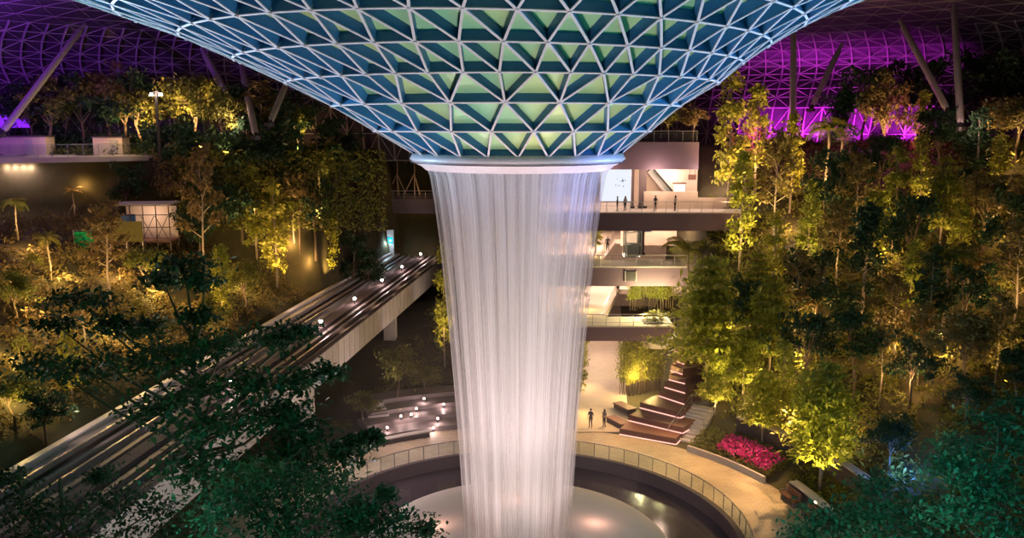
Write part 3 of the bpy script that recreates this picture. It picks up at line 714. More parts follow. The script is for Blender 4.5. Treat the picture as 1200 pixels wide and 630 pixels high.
b = MB(); b.lathe([(19.0, .42), (19.0, .52), (19.6, .52), (19.6, .42)], 30, R_(112), R_(139), closed=True); b.build('seat', M['conc'], o)
b = MB(); b.lathe([(19.15, 0), (19.15, .42), (19.5, .42), (19.5, 0)], 30, R_(112.5), R_(138.5), closed=True); b.build('plinth', M['dark'], o)
q = PZ(447, 503, 0); st = empty('small_stairs', q, R_(20)); tag(st, 'short flight of four bright steps beside the bushes left of the waterfall', 'stairs')
for k in range(5): b = MB(); b.box((0, .75 * k, .3 * k + .1), (2.1 - .12 * k, .8, .5)); b.build('tread', M['conc'], st)

# ------------------------------------------------------------------ elevated track
ys0, ys1 = -16.0, 79.2
tk = empty('elevated_track', (track_c(20), 20, 0)); tag(tk, 'elevated train track bridge with two guideways running into the tunnel', 'track'); to = Vector(tk.location)
HW = 4.6
def tl(y, s, z): return Vector((track_c(y) - s, y, z)) - to      # s positive to the left
b = MB(); b.bar(tl(ys0, 0, 6.1), tl(ys1, 0, 6.1), 2 * HW, .5); b.build('deck', M['deck'], tk)
for s_ in (1, -1):
    b = MB(); b.bar(tl(ys0, s_ * HW, 6.45), tl(ys1, s_ * HW, 6.45), .3, 2.5 if s_ < 0 else 1.7)
    for k in range(60 if s_ < 0 else 0): y = ys0 + (ys1 - ys0) * (k + .5) / 60; b.bar(tl(y, -HW - .16, 6.5), tl(y + 1.45, -HW - .16, 6.5), .06, 2.35)
    w = b.build('parapet', M['conc'], tk)
    b = MB(); zt = 7.72 if s_ < 0 else 7.32; b.bar(tl(ys0, s_ * HW, zt), tl(ys1, s_ * HW, zt), .42 if s_ < 0 else .5, .12); b.build('coping', M['dark' if s_ < 0 else 'white'], w)
b = MB(); b.bar(tl(ys0, HW - .7, 6.9), tl(ys1, HW - .7, 6.9), .6, .35); b.build('cable_tray', M['metal'], tk)
for s0 in (2.1, -2.1):
    b = MB()
    for e in (-.95, .95): b.bar(tl(ys0, s0 + e, 6.5), tl(ys1, s0 + e, 6.5), .34, .3)
    g = b.build('guideway_beam', M['greystone'], tk)
    b = MB(); b.bar(tl(ys0, s0, 6.55), tl(ys1, s0, 6.55), .14, .4); b.build('guide_rail', M['metal'], g)
b = MB(); b.bar(tl(ys0, 0, 6.55), tl(ys1, 0, 6.55), 1.0, .42); b.build('centre_walkway', M['darkwall'], tk)
for px, py in ((378, 525), (505, 420)):
    q = PZ(px, py, 0); y = q.y; b = MB(); b.box((track_c(y) + 3.6 - to.x, y - to.y, 2.9), (1.3, 1.5, 6.2)); b.box((track_c(y) - 2.6 - to.x, y - to.y, 2.9), (1.3, 1.5, 6.2)); b.box((track_c(y) + .5 - to.x, y - to.y, 5.6), (8.6, 1.7, .7)); b.build('pier', M['conc'], tk)
ord_ = ('first', 'second', 'third', 'fourth', 'fifth', 'sixth')
for k, (px, py) in enumerate(((331, 452), (386, 380), (427, 353), (459, 331), (485, 315), (512, 300))):
    q = PZ(px, py, 7.0); y = q.y; q = Vector((track_c(y) + .2, y, 6.76)); o = empty('track_lamp', q)
    tag(o, ord_[k] + ' glowing lamp along the middle of the train track, counted toward the tunnel', 'lamp', 'lamps along the track')
    b = MB(); b.tube([(0, 0, 0), (0, 0, .45)], .07, 8); b.build('post', M['darkmetal'], o); b = MB(); b.tube([(0, 0, .42), (0, 0, .50), (0, 0, .64), (0, 0, .7)], [.08, .16, .16, .06], 10); b.build('lens', M['lamp'], o)
    point(q + Vector((.5, -.4, 1.0)), 150, PINK, .12); spot(q + Vector((2.2, 0, 2.4)), q + Vector((3.4, 0, 0)), 1100, (1, .7, .4), 80)
# tunnel mouth and walls at the back left
wallbox('wall_back_tunnel', (-8, 80.3, 13.9), (26, 1.0, 2.6), 'darkwall')
wallbox('wall_back_tunnel_left', (-27.5, 80.3, 11), (13.4, 1.0, 8.4), 'darkwall')
wallbox('wall_back_tunnel_right', (0.5, 80.3, 7), (16, 1.0, 12), 'darkwall')
wallbox('wall_tunnel_inside', (-13, 95, 9.5), (16, .5, 9), 'night')
o = empty('terrace_railing', (-10, 80, 15.2)); tag(o, 'railing on the dark wall above the tunnel mouth', 'railing'); rail_into(o, [(-19.5, 79.9, 15.2), (3, 79.9, 15.2)], 1.2, 1.6, Vector((-10, 80, 15.2)))
q = P(455, 288, 126.5); o = empty('signal_panel', (q.x, q.y, 6.6)); tag(o, 'tall pale panel with a cyan glowing sign beside the tunnel mouth', 'sign')
b = MB(); b.box((0, 0, 2.1), (1.7, .3, 4.2)); b.build('panel', M['conc'], o); b = MB(); b.box((0, -.2, 2.6), (1.4, .12, .9)); s_ = b.build('sign_face', M['cyan'], o)
b = MB(); b.tube([(-.36, -.27, 2.6), (-.36, -.38, 2.6)], .16, 12); b.tube([(.36, -.27, 2.6), (.36, -.38, 2.6)], .16, 12); b.build('round_lamps', M['cyanlamp'], s_)
point(q + Vector((0, -1.2, .6)), 120, (.6, .85, 1), .2)

# ------------------------------------------------------------------ left balcony and the things on it
bx = [P(-60, 184, 88), P(60, 181, 91), P(150, 179.5, 95), P(186, 177, 98), P(196, 173, 102)]
slabp = [(p.x, p.y) for p in bx] + [(-36, 66), (-75, 66)]
wallbox('wall_left_upper', (-64, 48.6, 18.8), (60, .6, 7.4), 'darkwall')
b = MB(); flat_poly(b, slabp, 22.2, 22.75); struct(b.build('floor_balcony', M['conc']))
o = empty('balcony_railing', (bx[0].x, bx[0].y, 22.75)); tag(o, 'curved railing with glass panels along the left balcony', 'railing'); rail_into(o, [(p.x, p.y + .15, 22.75) for p in bx], 1.35, 1.3, Vector((bx[0].x, bx[0].y, 22.75)), True)
for px, dp, w, h, m, lb in ((27, 100, 6.4, 2.2, 'plaster', 'long low pale service room behind the left balcony railing'), (131, 101, 3.4, 2.1, 'plaster', 'small pale cabin behind the balcony railing, beside a dark trunk')):
    q = P(px, 172, dp); o = empty('service_cabin', (q.x, q.y, 22.6)); tag(o, lb, 'cabin'); b = MB(); b.box((0, 0, h / 2), (w, 2, h)); b.build('walls', M[m], o)
    b = MB(); b.box((0, 0, h + .08), (w + .3, 2.3, .16)); b.build('roof', M['dark'], o); b = MB(); b.box((w * .2, -1.02, .95), (.9, .06, 1.9)); b.build('door', M['conc'], o)
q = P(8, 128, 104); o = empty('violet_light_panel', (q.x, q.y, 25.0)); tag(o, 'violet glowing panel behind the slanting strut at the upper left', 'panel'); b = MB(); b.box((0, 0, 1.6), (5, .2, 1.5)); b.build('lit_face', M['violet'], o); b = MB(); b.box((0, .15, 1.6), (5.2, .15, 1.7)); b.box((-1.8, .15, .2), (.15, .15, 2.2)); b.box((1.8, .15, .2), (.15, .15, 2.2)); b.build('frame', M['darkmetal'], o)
# floodlights on the dark wall under the balcony
for k, px in enumerate((2, 12, 22, 31)):
    q = P(px, 195, 95.8); o = empty('floodlight', (q.x, 48.2, q.z)); tag(o, ord_[k] + ' of four bright floodlights on the dark wall, counted from the picture edge', 'floodlight', 'floodlights under the balcony')
    b = MB(); b.box((0, 0, 0), (.6, .24, .5)); b.box((0, .14, 0), (.1, .12, .3)); b.build('housing', M['darkmetal'], o); b = MB(); b.box((0, -.13, 0), (.5, .04, .4)); b.build('lens', M['lamp'], o)
    point(Vector((q.x, 47.5, q.z)), 120, PINK, .2)
# lamp post
q = P(187, 174, 94); o = empty('lamp_post', (q.x, q.y, 22.6)); tag(o, 'tall lamp post with a lit twin head at the end of the left balcony', 'lamp post')
b = MB(); b.tube([(0, 0, 0), (0, 0, 7.0)], [.2, .13], 10); b.build('post', M['darkmetal'], o); b = MB(); b.tube([(-.55, 0, 6.9), (0, 0, 7.1), (.55, 0, 6.9)], .07, 8); b.build('crossarm', M['darkmetal'], o)
for s_ in (-.5, .5): b = MB(); b.tube([(s_, 0, 6.65), (s_, 0, 6.95)], [.22, .12], 10); b.build('lamp_head', M['lamp'], o)
point(q + Vector((0, -.8, 6.2)), 500, PEACH, .3)
# scaffold hut on the left slope
q = P(175, 281, 90); hz = q.z; o = empty('scaffold_hut', (q.x, q.y, hz - .4), .1); tag(o, 'open scaffold hut with a flat roof, blue sheet and lit interior on the left slope', 'hut')
W, D_, H = 5.2, 3.0, 4.3
b = MB()
for ix in range(5):
    for iy in (-1, 1): x = -W / 2 + W * ix / 4; b.tube([(x, iy * D_ / 2, -.6), (x, iy * D_ / 2, H)], .06, 6)
for z in (.5, 1.9, 3.2, H - .1):
    for iy in (-1, 1): b.tube([(-W / 2 - .2, iy * D_ / 2, z), (W / 2 + .2, iy * D_ / 2, z)], .05, 6)
for k in range(2): x = -.2 + 1.4 * k; b.tube([(x, -D_ / 2 - .05, .5), (x + 1.3, -D_ / 2 - .05, 3.1)], .04, 6); b.tube([(x + 1.3, -D_ / 2 - .05, .5), (x, -D_ / 2 - .05, 3.1)], .04, 6)
b.build('scaffold_frame', M['darkwall'], o)
b = MB(); b.box((0, 0, H), (W + .7, D_ + .6, .16)); b.build('roof', M['conc'], o); b = MB(); b.box((0, D_ / 2 - .1, 2.1), (W, .08, 3.6)); b.build('back_wall', M['plaster'], o)
b = MB(); b.box((0, 0, .4), (W, D_, .14)); b.build('floor_boards', M['wood'], o); b = MB(); b.box((-1.55, -D_ / 2 + .15, 2.5), (1.5, .04, 1.6)); b.build('blue_sheet', M['blue'], o)
point(Vector((q.x + .3, q.y - .3, hz + 2.6)), 110, PEACH, .3)
q = P(138, 283, 83); o = empty('site_hoarding', (q.x, q.y, q.z - .6)); tag(o, 'olive mesh hoarding on posts below the scaffold hut', 'fence')
b = MB(); b.box((0, 0, 1.6), (5.0, .08, 2.0)); b.build('mesh_panel', M['olive'], o)
for k in range(4): b = MB(); b.tube([(-2.4 + 1.6 * k, .1, -1.6), (-2.4 + 1.6 * k, .1, 2.7)], .06, 6); b.build('post', M['tube'], o)
q = P(99, 290, 82); o = empty('green_tarpaulin', (q.x, q.y, q.z)); tag(o, 'bright green tarpaulin sheet hung on a frame left of the olive hoarding', 'tarpaulin')
b = MB(); n = 10
for i in range(n):
    for j in range(6):
        f = lambda u, v: (-.95 + 1.9 * u, .06 * math.sin(u * 17 + v * 3) + .05 * math.sin(v * 9), 1.55 * v + .12 * math.sin(u * 6) * (1 - v))
        b.face([f(i / n, j / 6), f((i + 1) / n, j / 6), f((i + 1) / n, (j + 1) / 6), f(i / n, (j + 1) / 6)])
sh = b.build('sheet', M['tarp'], o, True); md = sh.modifiers.new('thick', 'SOLIDIFY'); md.thickness = .03
b = MB(); b.tube([(-1, .1, -2.2), (-1, .1, 1.7), (1, .1, 1.7), (1, .1, -2.2)], .05, 6); b.build('frame', M['tube'], o)
spot(Vector((q.x + .3, q.y - 2.2, q.z - 1.2)), q + Vector((0, 0, .9)), 420, (.85, 1, .85), 70)

# ------------------------------------------------------------------ near trees with explicit boughs
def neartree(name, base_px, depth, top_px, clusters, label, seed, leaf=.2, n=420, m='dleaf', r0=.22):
    rng = np.random.default_rng(seed); rnd = random.Random(seed)
    top = P(*top_px, depth); bx_, by_ = P(*base_px, depth).x, P(*base_px, depth).y
    base = Vector((bx_, by_, height(bx_, by_) - .2)); o = empty(name, base); tag(o, label, 'tree')
    t = MB(); L = top - base; mid = base + L * .5 + Vector((.35, .2, 0)); tr = [base, base + L * .25 + Vector((.1, .1, 0)), mid, base + L * .78 + Vector((.15, 0, 0)), top]
    t.tube([p - base for p in tr], [r0, r0 * .82, r0 * .66, r0 * .45, r0 * .2], 10); pts = []; dirs = []
    for (px, py, dd, rx) in clusters:
        c = P(px, py, depth + dd); s_ = max(base.z + 3, min(top.z - .4, c.z - 1.0 - .25 * abs(c.x - top.x))); f = (s_ - base.z) / L.z; st = base + L * f + Vector((.15, .05, 0))
        m1 = st.lerp(c, .5) + Vector((0, 0, -.25)); t.tube([st - base, m1 - base, c - base], [.06, .04, .012], 6)
        R = rx * 1.2 * pxm(c)
        for j in range(7):
            a = rnd.uniform(0, 6.28); e = c + Vector((math.cos(a) * R * rnd.uniform(.5, 1), math.sin(a) * R * rnd.uniform(.5, 1), rnd.uniform(-.25, .2) * R))
            t.tube([c - base, (c.lerp(e, .5) + Vector((0, 0, .06))) - base, e - base], [.014, .009, .003], 4)
            k = n // 7; s2 = rng.uniform(.1, 1.12, k)[:, None]
            pts.append(np.array(c - base) * (1 - s2) + np.array(e - base) * s2 + rng.normal(size=(k, 3)) * [R * .24, R * .24, R * .17])
    t.build('trunk', M['bark'], o, True); pts = np.concatenate(pts); V, F = leafcloud(pts, leaf, rng, .6, .5); link('foliage', npmesh('foliage', V, F, M[m]), o); return o
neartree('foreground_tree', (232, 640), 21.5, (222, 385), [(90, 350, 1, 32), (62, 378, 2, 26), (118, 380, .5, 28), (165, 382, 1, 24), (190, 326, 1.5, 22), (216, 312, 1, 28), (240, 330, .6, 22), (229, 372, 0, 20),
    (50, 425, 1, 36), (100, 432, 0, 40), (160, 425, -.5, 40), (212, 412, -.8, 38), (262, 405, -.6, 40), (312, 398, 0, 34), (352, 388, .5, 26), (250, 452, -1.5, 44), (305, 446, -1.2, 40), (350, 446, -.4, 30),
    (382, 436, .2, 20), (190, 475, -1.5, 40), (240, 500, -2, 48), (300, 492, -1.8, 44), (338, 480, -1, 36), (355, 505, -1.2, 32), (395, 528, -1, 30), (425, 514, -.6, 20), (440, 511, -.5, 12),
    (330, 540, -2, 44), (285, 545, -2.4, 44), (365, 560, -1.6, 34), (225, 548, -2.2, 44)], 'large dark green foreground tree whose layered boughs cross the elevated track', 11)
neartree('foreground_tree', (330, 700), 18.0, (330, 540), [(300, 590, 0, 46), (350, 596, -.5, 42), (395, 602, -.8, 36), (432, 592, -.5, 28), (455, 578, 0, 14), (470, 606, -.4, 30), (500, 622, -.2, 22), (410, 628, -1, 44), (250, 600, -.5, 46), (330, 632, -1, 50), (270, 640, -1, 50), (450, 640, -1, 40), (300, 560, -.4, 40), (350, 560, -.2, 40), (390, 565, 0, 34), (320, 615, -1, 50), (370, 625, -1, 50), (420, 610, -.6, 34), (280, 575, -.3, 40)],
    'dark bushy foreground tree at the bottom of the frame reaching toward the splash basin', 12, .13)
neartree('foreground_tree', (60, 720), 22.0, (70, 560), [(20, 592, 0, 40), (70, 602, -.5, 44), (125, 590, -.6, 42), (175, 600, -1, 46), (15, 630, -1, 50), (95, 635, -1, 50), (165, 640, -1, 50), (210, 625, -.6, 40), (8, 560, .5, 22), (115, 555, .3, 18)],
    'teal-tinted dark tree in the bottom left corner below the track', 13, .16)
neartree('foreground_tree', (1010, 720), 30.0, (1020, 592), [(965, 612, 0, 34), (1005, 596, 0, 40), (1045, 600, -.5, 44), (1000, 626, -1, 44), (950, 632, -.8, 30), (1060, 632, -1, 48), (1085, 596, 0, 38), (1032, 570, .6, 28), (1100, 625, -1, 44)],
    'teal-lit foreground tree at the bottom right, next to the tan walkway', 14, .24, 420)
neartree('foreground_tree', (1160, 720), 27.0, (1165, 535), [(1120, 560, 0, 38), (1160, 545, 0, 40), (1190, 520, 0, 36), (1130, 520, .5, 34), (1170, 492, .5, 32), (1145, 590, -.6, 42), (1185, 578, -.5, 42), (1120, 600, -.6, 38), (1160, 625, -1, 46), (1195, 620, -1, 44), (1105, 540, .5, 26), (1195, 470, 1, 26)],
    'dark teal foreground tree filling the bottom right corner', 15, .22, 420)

# ------------------------------------------------------------------ trees on the slopes: kind, variant, px, base py, top py, width, light, label
T = [
 # left, behind and around the balcony
 ('round', 2, 60, 172, 92, 1.1, 0, 'dark broad tree behind the pale service room at the upper left'),
 ('round', 12, 100, 174, 86, 1.0, 0, 'dark tree between the two pale cabins behind the balcony'),
 ('round', 1, 131, 172, 78, .9, 25, 'dark-crowned tree with a pale trunk in front of the small pale cabin'),
 ('round', 0, 166, 176, 96, .9, 420, 'yellow lit tree directly left of the lamp post'),
 ('round', 4, 228, 176, 84, .95, 620, 'brightest yellow lit round tree right of the lamp post'),
 ('sparse', 0, 206, 178, 98, 1.1, 260, 'thin lit tree just right of the lamp post, behind the balcony end'),
 ('round', 2, 262, 186, 104, .9, 60, 'dim tree right of the brightest yellow tree, below the dim slanting strut'),
 ('sparse', 2, 308, 178, 100, 1.2, 50, 'dim slender tree beside the sparkling slim strut'),
 ('round', 0, 350, 182, 118, .8, 260, 'small amber-lit tree just below the left edge of the funnel'),
 ('round', 12, 398, 196, 138, .9, 0, 'dark tree below the funnel, right of the small amber-lit tree'),
 ('round', 14, 20, 178, 108, .9, 0, 'dark tree behind the foot of the violet-lit strut'),
 # left slope
 ('sapling', 0, 88, 260, 205, 1.0, 50, 'staked sapling in front of the dark wall under the balcony'),
 ('palm', 0, 22, 282, 222, 1.0, 200, 'small palm on the left slope under the floodlights'),
 ('palm', 1, 60, 330, 262, .9, 160, 'short palm on the left slope left of the green tarpaulin'),
 ('sparse', 1, 131, 362, 246, .9, 90, 'slim pale-trunked tree in front of the olive hoarding'),
 ('sparse', 2, 243, 350, 186, .6, 60, 'very tall thin-trunked tree right of the scaffold hut'),
 ('sparse', 0, 232, 290, 192, .8, 40, 'slender tree just behind the scaffold hut right side'),
 ('round', 1, 215, 270, 176, .8, 20, 'dark tree above the scaffold hut roof'),
 ('round', 12, 285, 300, 178, .7, 0, 'tall dark tree right of the tallest thin trunk'),
 ('column', 1, 325, 338, 214, .9, 420, 'yellow lit narrow tree left of the track far end'),
 ('column', 0, 302, 318, 200, .8, 60, 'dim narrow leafy tree left of the yellow narrow one'),
 ('round', 3, 352, 300, 196, .7, 50, 'olive tree behind the yellow narrow tree'),
 ('column', 2, 388, 330, 246, .9, 330, 'lit narrow tree at the retaining wall beside the track'),
 ('palm', 0, 376, 262, 166, .9, 520, 'bright yellow palm under the left flank of the funnel'),
 ('palm', 2, 345, 282, 224, 1.0, 90, 'dim palm below the bright yellow palm'),
 ('round', 12, 412, 282, 200, .7, 0, 'dark tree left of the tunnel terrace saplings'),
 ('round', 0, 290, 372, 300, .8, 160, 'low amber-lit tree above the white track parapet'),
 ('column', 2, 262, 380, 290, 1.0, 110, 'dim narrow tree above the white track parapet, left of the low amber tree'),
 ('round', 4, 172, 345, 288, 1.0, 90, 'low leafy tree below the scaffold hut'),
 ('round', 2, 20, 380, 318, 1.0, 240, 'warm lit bushy tree near the left edge of the frame, mid slope'),
 ('round', 0, 18, 505, 428, 1.1, 420, 'yellow lit bushy tree at the left edge above the track'),
 ('round', 12, 55, 525, 452, 1.0, 0, 'dark tree by the track right of the yellow bushy tree'),
 ('column', 0, 85, 470, 388, 1.1, 160, 'amber narrow tree behind the foreground boughs above the track'),
 ('sparse', 1, 100, 420, 335, 1.0, 120, 'thin tree on the warm left slope behind the foreground crown'),
 ('round', 2, 250, 420, 345, .8, 140, 'round amber tree touching the track parapet behind the foreground tree'),
 # below and behind the track, left of the waterfall
 ('round', 4, 466, 478, 402, .75, 1300, 'yellow-green lit tree under the track bridge, left of the waterfall'),
 ('round', 2, 425, 498, 458, 1.2, 300, 'low bushy tree at the foot of the track bridge'),
 ('round', 0, 500, 470, 425, 1.0, 360, 'small bushy tree close to the left edge of the falling water'),
 ('column', 1, 521, 430, 290, .55, 240, 'tall narrow tree hugging the left edge of the waterfall'),
 # right of the canyon
 ('palm', 2, 803, 392, 258, .9, 60, 'palm with a tall pale trunk at the right end of the middle footbridge'),
 ('tier', 0, 826, 470, 296, .85, 260, 'tall tiered tree right of the stone planter'),
 ('tier', 2, 838, 488, 412, .8, 420, 'small bright tiered tree beside the pale staircase'),
 ('tier', 1, 961, 577, 424, .95, 1100, 'bright yellow tiered tree with a slim trunk by the walkway planter'),
 ('tier', 2, 893, 520, 430, .9, 300, 'tiered tree behind the magenta flower bed'),
 ('column', 0, 866, 320, 186, .9, 420, 'yellow lit narrow tree right of the upper footbridge'),
 ('column', 1, 852, 250, 92, .8, 300, 'tall narrow climber-clad tree at the right edge of the funnel'),
 ('column', 2, 884, 238, 108, .9, 360, 'narrow yellow tree right of the tall climber-clad one'),
 ('sparse', 0, 905, 300, 168, .8, 160, 'slender tree between the narrow yellow trees and the upright column'),
 ('column', 0, 925, 250, 140, .9, 320, 'leafy narrow tree at the foot of the upright roof column'),
 ('palm', 1, 966, 242, 122, .9, 260, 'yellow palm-like tree on a tall thin pole in front of the magenta glow'),
 ('round', 1, 1032, 200, 92, .75, 330, 'beige lit tree in front of the magenta glow'),
 ('column', 2, 1078, 190, 108, 1.0, 200, 'narrow lit tree under the long leaning strut'),
 ('sparse', 1, 1155, 175, 122, 1.3, 420, 'spreading amber tree with a forked trunk near the right edge'),
 ('round', 3, 1190, 190, 108, 1.1, 260, 'amber tree at the upper right edge of the frame'),
 ('round', 12, 1080, 150, 66, 1.0, 0, 'dark tree crown hiding part of the magenta lattice'),
 ('round', 14, 1010, 165, 72, .8, 0, 'dark tree left of the beige lit tree'),
 ('round', 12, 1150, 150, 60, 1.0, 0, 'dark tree behind the roof post nearest the right edge'),
 ('round', 14, 1195, 140, 56, .9, 0, 'dark tree in the upper right corner'),
 ('sparse', 2, 1000, 310, 190, .9, 90, 'slender tree on the dark middle slope, right of the yellow palm pole'),
 ('column', 1, 1045, 300, 178, 1.0, 200, 'narrow amber tree in the middle of the right slope'),
 ('palm', 0, 1104, 392, 268, 1.0, 220, 'palm with a tall leaning pale trunk on the right slope'),
 ('tier', 1, 1100, 300, 188, .8, 110, 'tiered tree above the tall palm on the right slope'),
 ('round', 3, 1150, 300, 200, .9, 70, 'dim olive tree right of the tall slope palm'),
 ('sparse', 0, 1185, 400, 270, .9, 200, 'slender amber-lit tree at the right edge, half way up the slope'),
 ('round', 12, 955, 400, 290, .8, 0, 'dark tree in front of the pale lit slope patch'),
 ('sparse', 1, 930, 420, 300, .9, 160, 'thin tree standing in the pale lit patch right of the tall tiered tree'),
 ('tier', 0, 900, 450, 318, .8, 90, 'dim tiered tree between the tall tiered tree and the thin patch tree'),
 ('column', 2, 915, 500, 400, 1.0, 260, 'narrow lit tree left of the bright yellow tiered tree'),
 ('round', 14, 1000, 470, 350, .8, 0, 'dark tree behind the bright yellow tiered tree'),
 ('sparse', 2, 1045, 440, 330, .9, 260, 'bare-trunked thin tree lit from below, right of the dark tree'),
 ('sparse', 0, 1075, 455, 360, .9, 160, 'thin tree beside the bare-trunked one lit from below'),
 ('round', 3, 1130, 470, 360, .9, 60, 'olive tree below the tall slope palm'),
 ('sparse', 1, 1165, 455, 350, .8, 200, 'thin amber tree near the low wall at the right edge'),
 ('round', 10, 1040, 560, 484, .95, 0, 'small blue-lit tree above the bottom right foliage'),
 ('column', 0, 990, 540, 470, 1.1, 150, 'low narrow tree right of the bright yellow tiered tree'),
 ('fern', 0, 1185, 420, 375, 1.3, 110, 'big fern-like plant at the right edge of the slope'),
 ('fern', 1, 1000, 300, 262, 1.3, 160, 'fern on the pale lit patch of the right slope'),
 ('fern', 2, 400, 500, 478, 1.4, 60, 'fern beside the curved bench under the track'),
]
def site(px, pb, k=0):                     # on the slope, or on the plateau inside the roof's edge
    q = G(px, pb)
    if q.y > 59 or abs(q.x) > 66:
        q = P(px, pb, 101 + (k * 37) % 7); q.z = height(q.x, q.y)
    return q
sd_rng = random.Random(9)
for (kind, var, px, pb, pt, wide, e, lb) in T:
    q = site(px, pb, px); e *= 2.6 if (q.z > 22 and px < 400) else 1; h = (pb - pt) * pxm(q) * 1.03
    if q.z > 22: h = (26 + (148 - pt) * pxm(q)) - q.z
    plant(kind, var, q, h, lb, wide)
    if e:
        toC = (CAM - q); toC.z = 0; toC.normalize(); sd = Vector((-toC.y, toC.x, 0)) * sd_rng.uniform(-.8, .8)
        c = (1.0, .62 + sd_rng.uniform(-.05, .08), .18 + sd_rng.uniform(-.02, .1)); k = max(.5, (h / 6.5)) ** 2
        spot(q + toC * h * .34 + sd + Vector((0, 0, .4)), q + Vector((0, 0, h * .62)), e * k * 5.5, c, 66, .12)
for px, pb, f, e in ((961, 577, .62, 3200), (826, 470, .6, 2200), (893, 520, .6, 1200), (838, 488, .6, 700)):   # added spots brightening the crown fronts; no lamps stand there
    q = site(px, pb, px); t = (CAM - q); t.z = 0; t.normalize(); h = 9.0; spot(q + t * 8 + Vector((1.5, 0, 5.0)), q + Vector((0, 0, h * f)), e, (1, .72, .2), 46, .1)
for k, (px, pb, pt) in enumerate(((433, 236, 182), (466, 234, 172), (486, 235, 184))):
    q = P(px, pb, 131); q.z = 15.6 + .0; plant('sapling', 1 + k % 2, q, 8.4, ('left', 'middle', 'right')[k] + ' one of three staked saplings on the terrace above the tunnel', .9, 'staked saplings above the tunnel')
wallbox('floor_tunnel_terrace', (-8, 83.4, 14.9), (30, 6.4, 1.3), 'dark')
point(Vector((-14, 79, 17.5)), 120, AMBER, .3)
# bamboo screen along the path and hedge on the level above
for k, (px, py, pt) in enumerate(((731, 462, 395), (738, 463, 398), (746, 462, 392), (754, 460, 400), (763, 458, 396), (772, 455, 402))):
    q = PZ(px, py, 0); plant('bamboo', k % 3, q, (py - pt) * pxm(q) * 1.05, ord_[k] + ' bamboo clump in the row right of the pale path, counted away from the path', .9, 'bamboo screen by the path')
for k, (px, dp) in enumerate(((741, 88), (752, 89), (763, 88.5), (774, 88), (783, 89))):
    q = P(px, 380, dp); q.z = 7.05; plant('bamboo', (k + 1) % 3, q, 4.3 + .3 * (k % 2), ord_[k] + ' leafy green clump of the hedge behind the lowest footbridge, counted rightward', 1.15, 'green hedge above the lowest footbridge')
for k, (px, py, z, hgt) in enumerate(((677, 470, 0, 5.5), (678, 440, 0, 6.0), (681, 415, 0, 6.0))):
    q = PZ(px, py, z); plant('column', k, q, hgt, ('nearest', 'middle', 'farthest')[k] + ' of the bright green climbers just right of the falling water, beside the pale path', 1.2, 'green climbers left of the path')
for k, (px, dp, z) in enumerate(((680, 90, 7.05), (697, 95, 11.95))):
    q = P(px, 360, dp); q.z = z; plant('column', k, q, 4.4, ('lower', 'upper')[k] + ' green climber seen between footbridges at the right edge of the falling water', 1.2)
q = P(800, 160, 97); 
for k, (px, pt) in enumerate(((784, 128), (812, 122))):
    q = P(px, 160, 99); q.z = 24.2; plant('round', k, q, 4.2, ('left', 'right')[k] + ' one of two pink-and-yellow lit trees on the roof terrace beside the funnel', .9); spot(q + Vector((0, -2, .4)), q + Vector((0, 0, 3)), 420, WARM, 80)
q = P(838, 240, 94.6); q.z = 17.0
for k in range(3): plant('shrub', k, Vector((q.x - 2 + 1.9 * k, 47.3, 16.95)), 1.5, ('left', 'middle', 'right')[k] + ' clipped shrub in the planter at the right end of the highest footbridge', .9, 'planter shrubs by the highest footbridge')
plant('shrub', 2, Vector((P(767, 395, 82).x, P(767, 395, 82).y, 7.1)), 1.2, 'round shrub growing in the square stone planter', 1.6)

# crowded trees that nothing in the photograph tells apart
def crowd(items, label, group, e=0, c=WARM):
    for k, (kind, var, px, pb, pt, wide) in enumerate(items):
        q = site(px, pb, px); h = (pb - pt) * pxm(q) if q.z < 22 else (26 + (148 - pt) * pxm(q)) - q.z; plant(kind, var, q, h, label, wide, group)
        if e:
            t = (CAM - q); t.z = 0; t.normalize(); spot(q + t * h * .3 + Vector((0, 0, .4)), q + Vector((0, 0, h * .6)), e * 3.2 * max(.5, h / 6.5) ** 2, c, 50, .12)
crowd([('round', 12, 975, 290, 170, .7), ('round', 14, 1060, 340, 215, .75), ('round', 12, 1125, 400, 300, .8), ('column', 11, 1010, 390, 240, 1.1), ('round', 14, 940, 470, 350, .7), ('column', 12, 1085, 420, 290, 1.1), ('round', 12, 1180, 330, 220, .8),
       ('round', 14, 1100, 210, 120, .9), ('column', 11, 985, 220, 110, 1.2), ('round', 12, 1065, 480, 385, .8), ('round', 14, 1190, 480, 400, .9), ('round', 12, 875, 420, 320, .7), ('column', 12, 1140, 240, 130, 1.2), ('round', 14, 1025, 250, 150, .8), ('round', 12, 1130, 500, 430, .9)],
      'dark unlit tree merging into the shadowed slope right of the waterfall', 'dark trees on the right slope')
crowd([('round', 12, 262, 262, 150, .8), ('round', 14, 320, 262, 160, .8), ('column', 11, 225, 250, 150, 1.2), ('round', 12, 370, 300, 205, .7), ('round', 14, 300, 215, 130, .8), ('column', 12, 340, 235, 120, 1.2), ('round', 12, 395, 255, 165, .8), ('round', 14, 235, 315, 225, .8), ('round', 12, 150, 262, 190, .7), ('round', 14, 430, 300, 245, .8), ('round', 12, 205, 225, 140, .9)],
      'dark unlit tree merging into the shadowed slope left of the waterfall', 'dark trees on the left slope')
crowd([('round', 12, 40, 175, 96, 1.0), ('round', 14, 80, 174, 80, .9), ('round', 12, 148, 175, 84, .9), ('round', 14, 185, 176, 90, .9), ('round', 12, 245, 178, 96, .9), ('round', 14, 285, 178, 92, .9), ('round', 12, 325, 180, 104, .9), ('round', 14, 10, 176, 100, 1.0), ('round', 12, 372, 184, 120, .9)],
      'dark tree in the belt behind the left balcony, under the ribbed roof edge', 'dark trees behind the left balcony')
